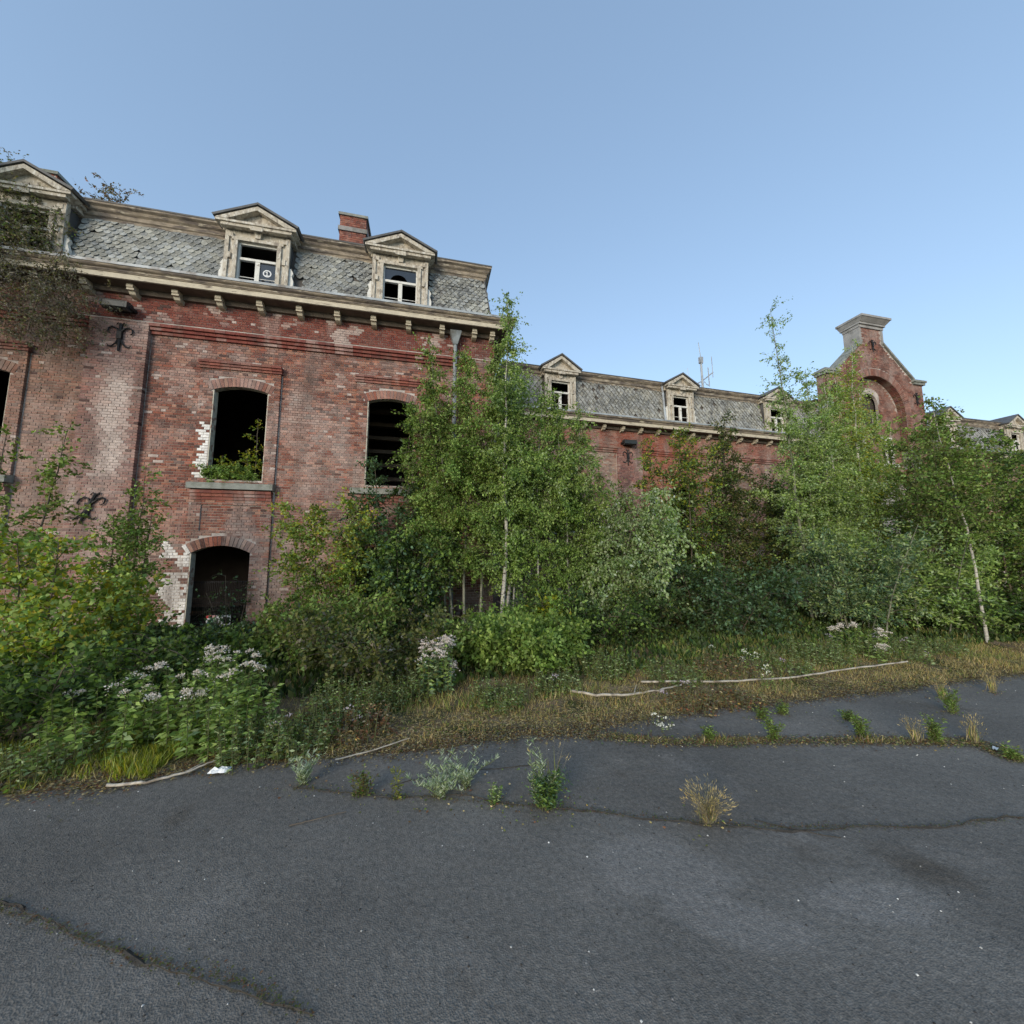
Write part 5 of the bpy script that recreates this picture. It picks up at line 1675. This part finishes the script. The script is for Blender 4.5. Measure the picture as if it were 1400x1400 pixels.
for i, (x, y, h, r, lab) in enumerate([(-1.3, 3.55, .34, .3, 'feathery grey-green aster clump beside the piece of white plastic'), (-.98, 3.6, .26, .26, 'soft green aster clump at the bend of the asphalt edge'), (-.75, 4.1, .4, .35, 'tall loose aster clump with faint lilac flowers'), (-.2, 4.4, .34, .3, 'dull green aster clump left of the lone white-flowered plant'), (3.9, 4.45, .3, .35, 'rusty brown dock clump among white umbels'), (3.0, 4.3, .26, .35, 'grassy aster clump in front of the shaded bramble'), (5.6, 4.5, .4, .4, 'tall dull aster clump in front of the willow'), (.75, 4.15, .3, .3, 'pale green aster clump right of the lone white-flowered plant'), (1.5, 4.35, .26, .3, 'low green aster clump before the deep green bush'), (2.3, 4.75, .34, .4, 'grey-green aster clump behind the fallen pale branch'), (4.75, 4.35, .26, .35, 'low green aster clump before the pale willow'), (6.9, 4.5, .34, .45, 'dull green aster clump below the pale birches'), (7.9, 4.6, .3, .4, 'green aster clump left of the white-trunked birch'), (-.55, 3.75, .24, .28, 'short green aster clump at the brown litter edge'), (-2.75, 3.65, .26, .32, 'low green aster clump at the far left of the verge'), (2.75, 3.65, .17, .3, 'reddish-brown dry weeds beside the fallen pale branch'), (3.25, 3.6, .16, .3, 'second patch of reddish-brown dry weeds below the long pole')]):
    mx = dict(rust=3, brown=2, straw=1) if 'brown' in lab else dict(mid=2, pale=2.5, olive=2)
    flower_clump((x, y), 220 + i, lab, 80, h, r, 'plant', 'aster_clump', 2, GA, ((.4, .33, .45), (.5, .45, .5)), mx, .04, .012)


# --- weeds in the asphalt cracks
def weed(name, label, loc, seed, n, h, spread, kind, mix, group='weeds growing in the asphalt cracks'):
    rng = np.random.default_rng(seed)
    root = thing(name, label, 'weed', (*loc, .002), 0, group)
    T, L, S = Tubes(), Leaves(), Leaves()
    for i in range(n):
        az = rng.random() * 6.28
        sp = spread * math.sqrt(rng.random())
        hh = h * rng.uniform(.5, 1.1)
        b = np.array([rng.normal(0, .018), rng.normal(0, .012), 0])
        t = np.linspace(0, 1, 7)[:, None]
        out = np.array([math.cos(az), math.sin(az), 0]) * sp
        c = b + np.array([0, 0, hh]) * t ** .85 + out * t ** 1.5 + rng.normal(0, .004, (7, 3)) * t
        if kind == 'grass':
            nl = 6
            L.add(c[:1].repeat(1, 0), (c[3:4] - c[:1]), np.array([hh * .9]), pick(rng, mix, 1), .035)
            T.add(c, .0011, .0004, 3)
            m_ = 5
            S.add(c[-1] + rng.normal(0, .008, (m_, 3)), np.tile(c[-1] - c[-2], (m_, 1)) + rng.normal(0, .004, (m_, 3)), rng.uniform(.012, .03, m_), pick(rng, dict(straw=2, brown=1), m_), .16)
        else:
            T.add(c, .002, .0008, 4)
            nl = int((60 if kind == 'bush' else 40) * hh / .2) + 6
            tt = rng.uniform(.02, 1, nl)
            p = at_curve(c, tt)
            a2 = rng.random(nl) * 6.28
            if kind == 'feather':                      # narrow upswept leaves along arching stems
                d = np.stack([np.cos(a2), np.sin(a2), np.full(nl, .9)], 1)
                L.add(p, d, rng.uniform(.02, .05, nl), pick(rng, mix, nl), .17)
            else:
                d = np.stack([np.cos(a2), np.sin(a2), rng.uniform(-.2, .9, nl)], 1)
                L.add(p + d * rng.uniform(0, .02, (nl, 1)), d, rng.uniform(.012, .032, nl), pick(rng, mix, nl), .33)
    m_ = 60                                            # moss and litter caught round the base
    az = rng.random(m_) * 6.28
    rr = np.abs(rng.normal(0, spread * .75 + .02, m_))
    L.add(np.stack([np.cos(az) * rr * 1.5, np.sin(az) * rr * .8, np.full(m_, .004)], 1), np.stack([np.cos(az * 3), np.sin(az * 3), np.full(m_, .12)], 1), rng.uniform(.006, .022, m_), pick(rng, dict(rust=2, straw=2, mid=2, olive=2), m_), .6)
    T.build('stems', M['stem' if kind != 'grass' else 'drystem'], root)
    L.build('leaves', M['leaf'], root, rng, .4)
    S.build('seed_heads', M['leaf'], root, rng, .2)
    return root


weed('tall_weed', 'bushy dark green weed with dark seed spikes in the middle of the asphalt', (.78, 2.44), 301, 46, .19, .15, 'bush', dict(mid=3, blue=2, dark=1))
weed('weed_spikes', 'thin brown seed spikes leaning right out of the bushy weed', (.82, 2.47), 302, 10, .34, .2, 'grass', dict(brown=2, olive=1))
weed('weed_spikes', 'thin pale seed spikes leaning left out of the bushy weed', (.74, 2.48), 303, 9, .3, .17, 'feather', dict(silver=3, pale=2))
weed('grass_tuft', 'straw-coloured grass tuft alone on the asphalt', (1.68, 2.11), 304, 170, .16, .13, 'grass', dict(straw=2, brown=2, grass=1))
weed('feathery_weed', 'silvery weed with curled stems at the edge of the verge', (-.79, 3.05), 305, 16, .17, .13, 'feather', dict(silver=4, pale=1))
weed('small_weed', 'small upright reddish-green weed left of the feathery weeds', (-.37, 2.83), 306, 10, .14, .05, 'bush', dict(olive=3, mid=1, rust=1))
weed('feathery_weed', 'broad silvery feathery weed arching right along the crack', (.12, 2.7), 307, 26, .2, .26, 'feather', dict(silver=4, pale=2))
weed('feathery_weed', 'second silvery feathery weed behind the broad one', (.3, 2.75), 308, 16, .22, .24, 'feather', dict(silver=4, pale=1))
weed('small_weed', 'tiny green sprout between feathery weed and bushy weed', (.47, 2.56), 309, 6, .1, .04, 'bush', dict(pale=2, mid=2))
weed('yellow_weed', 'single thin stem with a yellow flower left of the feathery weed', (-.15, 2.75), 310, 2, .2, .01, 'bush', dict(olive=2, yellow=2))
seeds = [(2.95, 2.85, .15, 'bush', 'green upright weed on the far seam left of the pale pole end'), (3.75, 2.72, .19, 'bush', 'thin tall weed on the far seam'), (4.1, 2.55, .16, 'grass', 'dry grass sprig on the far seam'), (4.25, 2.5, .2, 'bush', 'leafy weed at the right end of the seam'), (4.55, 2.42, .2, 'grass', 'dry tuft at the right end of the seam'), (4.5, 2.18, .1, 'bush', 'low green weed with a yellow leaf at the right edge'), (4.0, 3.0, .08, 'bush', 'small rosette weed on the far strip of asphalt'), (3.2, 3.2, .1, 'bush', 'low weed patch in front of the long pole'), (3.5, 3.25, .1, 'bush', 'second low weed patch in front of the long pole'), (5.6, 3.2, .2, 'grass', 'dry stalks standing on the asphalt at the right'), (5.2, 2.9, .22, 'feather', 'thin grey stalks near the right edge'), (2.4, 2.95, .1, 'bush', 'yellow-green weed at the start of the seam'), (6.4, 3.2, .2, 'grass', 'dry stalks by the verge at the far right')]
for i, (x, y, h, k, lab) in enumerate(seeds):
    weed('small_weed', lab, (x, y), 320 + i, 14 if k != 'grass' else 40, h, .07, k, dict(straw=2, grass=1) if k == 'grass' else (dict(mid=3, olive=2, light=1)))


# --- grass and litter that nobody could count
def grass_field(name, n, xr, yr, hr, mix, seed, thin=lambda x, y: 1., wid=.05):
    rng = np.random.default_rng(seed)
    L = Leaves()
    x, y = rng.uniform(*xr, n), rng.uniform(*yr, n)
    keep = np.array([rng.random() < thin(a, b) for a, b in zip(x, y)])
    x, y = x[keep], y[keep]
    z = np.array([vz(a, b) for a, b in zip(x, y)])
    m_ = len(x)
    d = np.stack([rng.normal(0, .35, m_), rng.normal(0, .35, m_), np.ones(m_)], 1)
    g = np.array([1 + .5 * fbm(a * 1.2, b * 1.2, seed) for a, b in zip(x, y)])
    L.add(np.stack([x, y, z - .005], 1), d, rng.uniform(*hr, m_) * g, pick(rng, mix, m_), wid)
    o = L.build(name, M['leaf'], None, rng, .0)
    tag(o, kind='stuff')
    return o


ok = lambda x, y: (1. if y > asph_edge(x) + .02 else 0.)
clumpy = lambda f, lo=.0, s=0: (lambda x, y: ok(x, y) * max(0, min(1, lo + 1.6 * fbm(x * f, y * f, s))))
grass_field('dry_grass', 85000, (-4.5, 12), (3.35, 5.2), (.02, .08), dict(straw=6, grass=1.3, rust=.8), 401, clumpy(1.6, .75, 3), .05)
grass_field('green_grass', 46000, (-4.5, 13), (4.05, 5.8), (.04, .13), dict(grass=3, mid=1, straw=1.5), 402, clumpy(1.1, .35, 9), .045)
grass_field('bright_grass', 14000, (-3.6, -1.9), (3.35, 4.1), (.03, .1), dict(grass=2, yellow=2), 403, clumpy(1.5, .6, 2), .08)
grass_field('ground_cover', 50000, (-6, 14), (4.7, 8.9), (.05, .12), dict(mid=1, dark=5, olive=1), 404, lambda x, y: .8, .5)  # dark leaf mix paints in the shade beneath the shrubs


def scatter_flat(name, n, pts, seed, size, mix, wid=.5):
    rng = np.random.default_rng(seed)
    L = Leaves()
    P = pts(rng, n)
    az = rng.random(n) * 6.28
    d = np.stack([np.cos(az), np.sin(az), rng.uniform(-.02, .15, n)], 1)
    L.add(P, d, rng.uniform(*size, n), pick(rng, mix, n), wid)
    o = L.build(name, M['leaf'], None, rng, .85)
    tag(o, kind='stuff')


def edge_pts(rng, n):
    x = rng.uniform(-4, 9, n)
    y = np.array([asph_edge(a) for a in x]) + rng.normal(.06, .09, n)
    return np.stack([x, y, np.array([max(.006, vz(a, b)) for a, b in zip(x, y)]) + .004], 1)


scatter_flat('leaf_litter', 26000, edge_pts, 411, (.01, .03), dict(brown=3, straw=2, rust=2))


def verge_pts(rng, n):
    x = rng.uniform(-3.5, 10, n)
    y = np.array([asph_edge(a) for a in x]) + np.abs(rng.normal(0, .5, n))
    return np.stack([x, y, np.array([vz(a, b) for a, b in zip(x, y)]) + .006], 1)


scatter_flat('straw_litter', 30000, verge_pts, 413, (.02, .07), dict(straw=6, grass=2, rust=.5), .16)


def crack_pts(rng, n):
    i = rng.integers(0, len(CR1) - 1, n)
    a, b = np.array(CR1)[i], np.array(CR1)[i + 1]
    p = a + (b - a) * rng.random((n, 1)) + rng.normal(0, .045, (n, 2))
    return np.concatenate([p, np.full((n, 1), .008)], 1)


grs = lambda x, y: 1.


def seam_grass():
    rng = np.random.default_rng(455)
    L = Leaves()
    n = 3600
    i = rng.integers(0, len(CR1) - 1, n)
    a, b = np.array(CR1)[i], np.array(CR1)[i + 1]
    u = rng.random((n, 1))
    g = np.array([max(0, .4 + 1.4 * fbm(q * 2.2, 4.4)) for q in (a + (b - a) * u)[:, 0]])
    p = a + (b - a) * u + rng.normal(0, .03, (n, 2))
    d = np.stack([rng.normal(0, .5, n), rng.normal(0, .5, n), np.ones(n)], 1)
    L.add(np.concatenate([p, np.full((n, 1), .004)], 1), d, rng.uniform(.012, .06, n) * g + .004, pick(rng, dict(straw=1, grass=1.5, rust=2, olive=2, brown=2), n), .08)
    tag(L.build('seam_grass', M['leaf'], None, rng, 0.), kind='stuff')


seam_grass()
def fine_crack_pts(rng, n):
    A = np.array(CR2[:-1] + CR3[:-1]); B_ = np.array(CR2[1:] + CR3[1:])
    i = rng.integers(0, len(A), n)
    p = A[i] + (B_[i] - A[i]) * rng.random((n, 1)) + rng.normal(0, .03, (n, 2)) * rng.random((n, 1))
    return np.concatenate([p, np.full((n, 1), .006)], 1)


scatter_flat('crack_moss', 2600, fine_crack_pts, 414, (.005, .016), dict(brown=2, olive=3, rust=2))
scatter_flat('crack_litter', 7500, crack_pts, 412, (.008, .03), dict(brown=2, straw=2, rust=2, mid=1))


# loose stones: the pale specks on the tarmac
def pebbles(name, n, seed, xr, yr, s, cols):
    rng = random.Random(seed)
    m = MB()
    for i in range(n):
        y = rng.uniform(*yr) ** 1.0
        x = rng.uniform(*xr)
        if y > asph_edge(x): continue
        r = s * rng.uniform(.5, 1.4)
        k = rng.uniform(.7, 1.2)
        m.cc = tuple(v * k for v in rng.choice(cols))
        a = rng.random() * 6.28
        q = [(x + r * math.cos(a + t) * rng.uniform(.7, 1.3), y + r * math.sin(a + t) * rng.uniform(.7, 1.3)) for t in (0, 1.57, 3.14, 4.71)]
        m.add([(*p, .001) for p in q] + [(x, y, r * .9)], [(0, 1, 4), (1, 2, 4), (2, 3, 4), (3, 0, 4)])
    m.build(name, M['pebble'], kind='stuff')


pebbles('pale_stones', 420, 421, (-2.5, 8), (.4, 3.6), .0045, [(.5, .49, .46), (.35, .34, .31), (.6, .59, .55)])
pebbles('dark_grit', 3500, 422, (-2.5, 7), (.4, 3.5), .004, [(.05, .05, .05), (.09, .09, .09), (.16, .155, .15), (.04, .035, .03)])


# --- things lying about
def fallen(name, label, pts, r0, r1, m='dead', cat='branch', side=()):
    b = pts[0]
    root = thing(name, label, cat, b, 0, 'fallen branches and poles')
    t = Tubes()
    P = np.array(pts) - np.array(b)
    k = max(3, int(len(P) * 5))
    q = at_curve(P, np.linspace(0, 1, k))
    q[1:-1] += np.random.default_rng(len(label)).normal(0, r0 * .22, (k - 2, 3))
    t.add(q, r0, r1, 7)
    t.build('stem', M[m], root)
    if side:
        s = Tubes()
        for u, dx, dy, dz in side:
            p = at_curve(P, np.array([u]))[0]
            s.add(np.stack([p, p + np.array([dx, dy, dz]) * .5, p + np.array([dx, dy, dz])]), r1, r1 * .4, 4)
        s.build('side_twigs', M[m], root)


fallen('fallen_branch', 'pale bark-stripped branch curving along the dry grass', [(1.62, 4.18, .05), (1.85, 4.0, .05), (2.2, 3.95, .045), (2.6, 3.98, .05), (2.95, 4.05, .06)], .016, .008, side=((.55, .1, .12, .05),))
fallen('long_pole', 'long thin pale pole lying parallel to the asphalt edge at the right', [(2.55, 4.25, .06), (3.6, 4.05, .055), (4.4, 3.98, .06), (5.3, 4.05, .07), (6.6, 4.1, .09)], .012, .01, cat='pole')
fallen('fallen_stick', 'grey bent stick on the asphalt edge at the left', [(-2.1, 3.3, .02), (-1.85, 3.28, .015), (-1.62, 3.36, .03), (-1.5, 3.45, .05)], .011, .005, side=((.6, .08, .08, .02),))
fallen('fallen_stick', 'short thin twig lying on the dark asphalt', [(-.75, 2.62, .008), (-.6, 2.64, .012), (-.45, 2.68, .006)], .0035, .002, 'barkbrown')
fallen('fallen_stick', 'pale straw-like stem at the edge below the aster clumps', [(-.65, 3.3, .02), (-.4, 3.36, .025), (-.1, 3.5, .03)], .006, .004)
fallen('dead_stem', 'bare leaning grey stem under the silvery birch', [(3.3, 6.9, .0), (3.4, 6.9, .25), (3.55, 6.9, .5), (3.62, 6.9, .62)], .016, .01, 'barkgrey', 'stem')
fallen('dead_stem', 'bare brown stem leaning in the gap left of the birches', [(-.35, 6.3, .0), (-.3, 6.3, .4), (-.05, 6.35, .62)], .012, .006, 'barkbrown', 'stem')
# crumpled plastic
t = bpy.data.objects.new('plastic_scrap', None)
bpy.data.objects.remove(t)
rg = random.Random(5)
m = MB()
n = 7
V = [(i / (n - 1) * .13 - .065 + rg.uniform(-.006, .006), j / (n - 1) * .07 - .035 + rg.uniform(-.006, .006), .004 + .028 * rg.random() * (0 if i in (0, n - 1) or j in (0, n - 1) else 1)) for j in range(n) for i in range(n)]
m.add(V, [(j * n + i, j * n + i + 1, (j + 1) * n + i + 1, (j + 1) * n + i) for j in range(n - 1) for i in range(n - 1)])
o = m.build('plastic_scrap', M['litter'])
o.location = (-1.44, 3.33, .015)
tag(o, 'crumpled white plastic scrap on the asphalt edge at the left', 'litter')
m = MB()
n = 5
V = [(i / (n - 1) * .07 - .035, j / (n - 1) * .03 - .015, .004 + .014 * rg.random()) for j in range(n) for i in range(n)]
m.add(V, [(j * n + i, j * n + i + 1, (j + 1) * n + i + 1, (j + 1) * n + i) for j in range(n - 1) for i in range(n - 1)])
o = m.build('paper_scrap', M['litter'])
o.location = (4.55, 2.3, .01)
o.rotation_euler = (0, 0, .4)
tag(o, 'small white paper scrap among the weeds at the right edge', 'litter')
# dark concrete block in the shade
m = MB()
m.hexa([(3.0, 8.3, -.05), (4.6, 8.3, -.05), (4.6, 9.0, -.05), (3.0, 9.0, -.05)], [(3.02, 8.31, .55), (4.58, 8.31, .5), (4.58, 8.99, .5), (3.02, 8.99, .55)])
o = m.build('concrete_block', M['concrete'])
tag(o, 'long dark concrete block in the shade behind the silvery birch', 'block')

# --- wire fence across the doorway with a warning board on it
f = thing('mesh_fence', 'dark upright-wire fence panel just inside the open doorway', 'fence', (-4.2, 9.2, 0))
m = MB()
for k in range(34): m.box(-.56 + k * .034, -.553 + k * .034, 0, .007, 0.02, 1.02)
m.build('wire_mesh', M['iron'], f, kind='stuff')
m = MB()
for z in (.1, .55, .98): m.box(-.58, .58, .008, .022, z, z + .02)
m.build('rail', M['iron'], f, kind='stuff')
m = MB()
m.box(-.585, -.555, -.004, .03, 0, 1.05)
m.build('post', M['iron'], f)
m = MB()
m.box(.565, .595, -.004, .03, 0, 1.05)
m.build('post', M['iron'], f)
s_ = thing('warning_board', 'small white warning board with a red corner in the doorway', 'sign', (-4.2, 9.15, .04))
m = MB()
m.box(-.22, .22, 0, .012, 0, .27)
m.build('board', M['signw'], s_)
m = MB()
m.box(-.22, -.13, -.003, -.001, .215, .27)
m.build('red_corner', M['signr'], s_)
m = MB()
m.box(-.13, -.04, -.003, -.001, .222, .27)
m.build('pale_header', mat('sign_pink', (.62, .35, .34), var=.2, bump=0), s_)
m = MB()
m.add([(-.2, -.002, .1), (-.15, -.002, .09), (-.1, -.002, .12), (-.09, -.002, .17), (-.14, -.002, .19), (-.19, -.002, .18)], [(0, 1, 2, 3, 4, 5)])
m.build('picture', M['signt'], s_)
m = MB()
rg = random.Random(12)
for k in range(10):
    a = k * .628
    m.add([(.0 + .055 * math.cos(a), -.002, .15 + .055 * math.sin(a)), (.0 + .055 * math.cos(a + .45), -.002, .15 + .055 * math.sin(a + .45)), (.035 * math.cos(a + .45), -.002, .15 + .035 * math.sin(a + .45)), (.035 * math.cos(a), -.002, .15 + .035 * math.sin(a))], [(0, 1, 2, 3)])
m.add([(.075, -.002, .09), (.2, -.002, .09), (.205, -.002, .22), (.08, -.002, .24)], [(0, 1, 2, 3)])
x = -.2
while x < .2:
    w_ = rg.uniform(.012, .045)
    m.add([(x, -.002, .045), (x + w_, -.002, .045), (x + w_, -.002, .075), (x, -.002, .075)], [(0, 1, 2, 3)])
    if rg.random() < .6: m.add([(x, -.002, .015), (x + w_, -.002, .012), (x + w_ * .8, -.002, .03), (x, -.002, .033)], [(0, 1, 2, 3)])
    x += w_ + rg.uniform(.008, .02)
m.build('lettering', M['signk'], s_, kind='stuff')
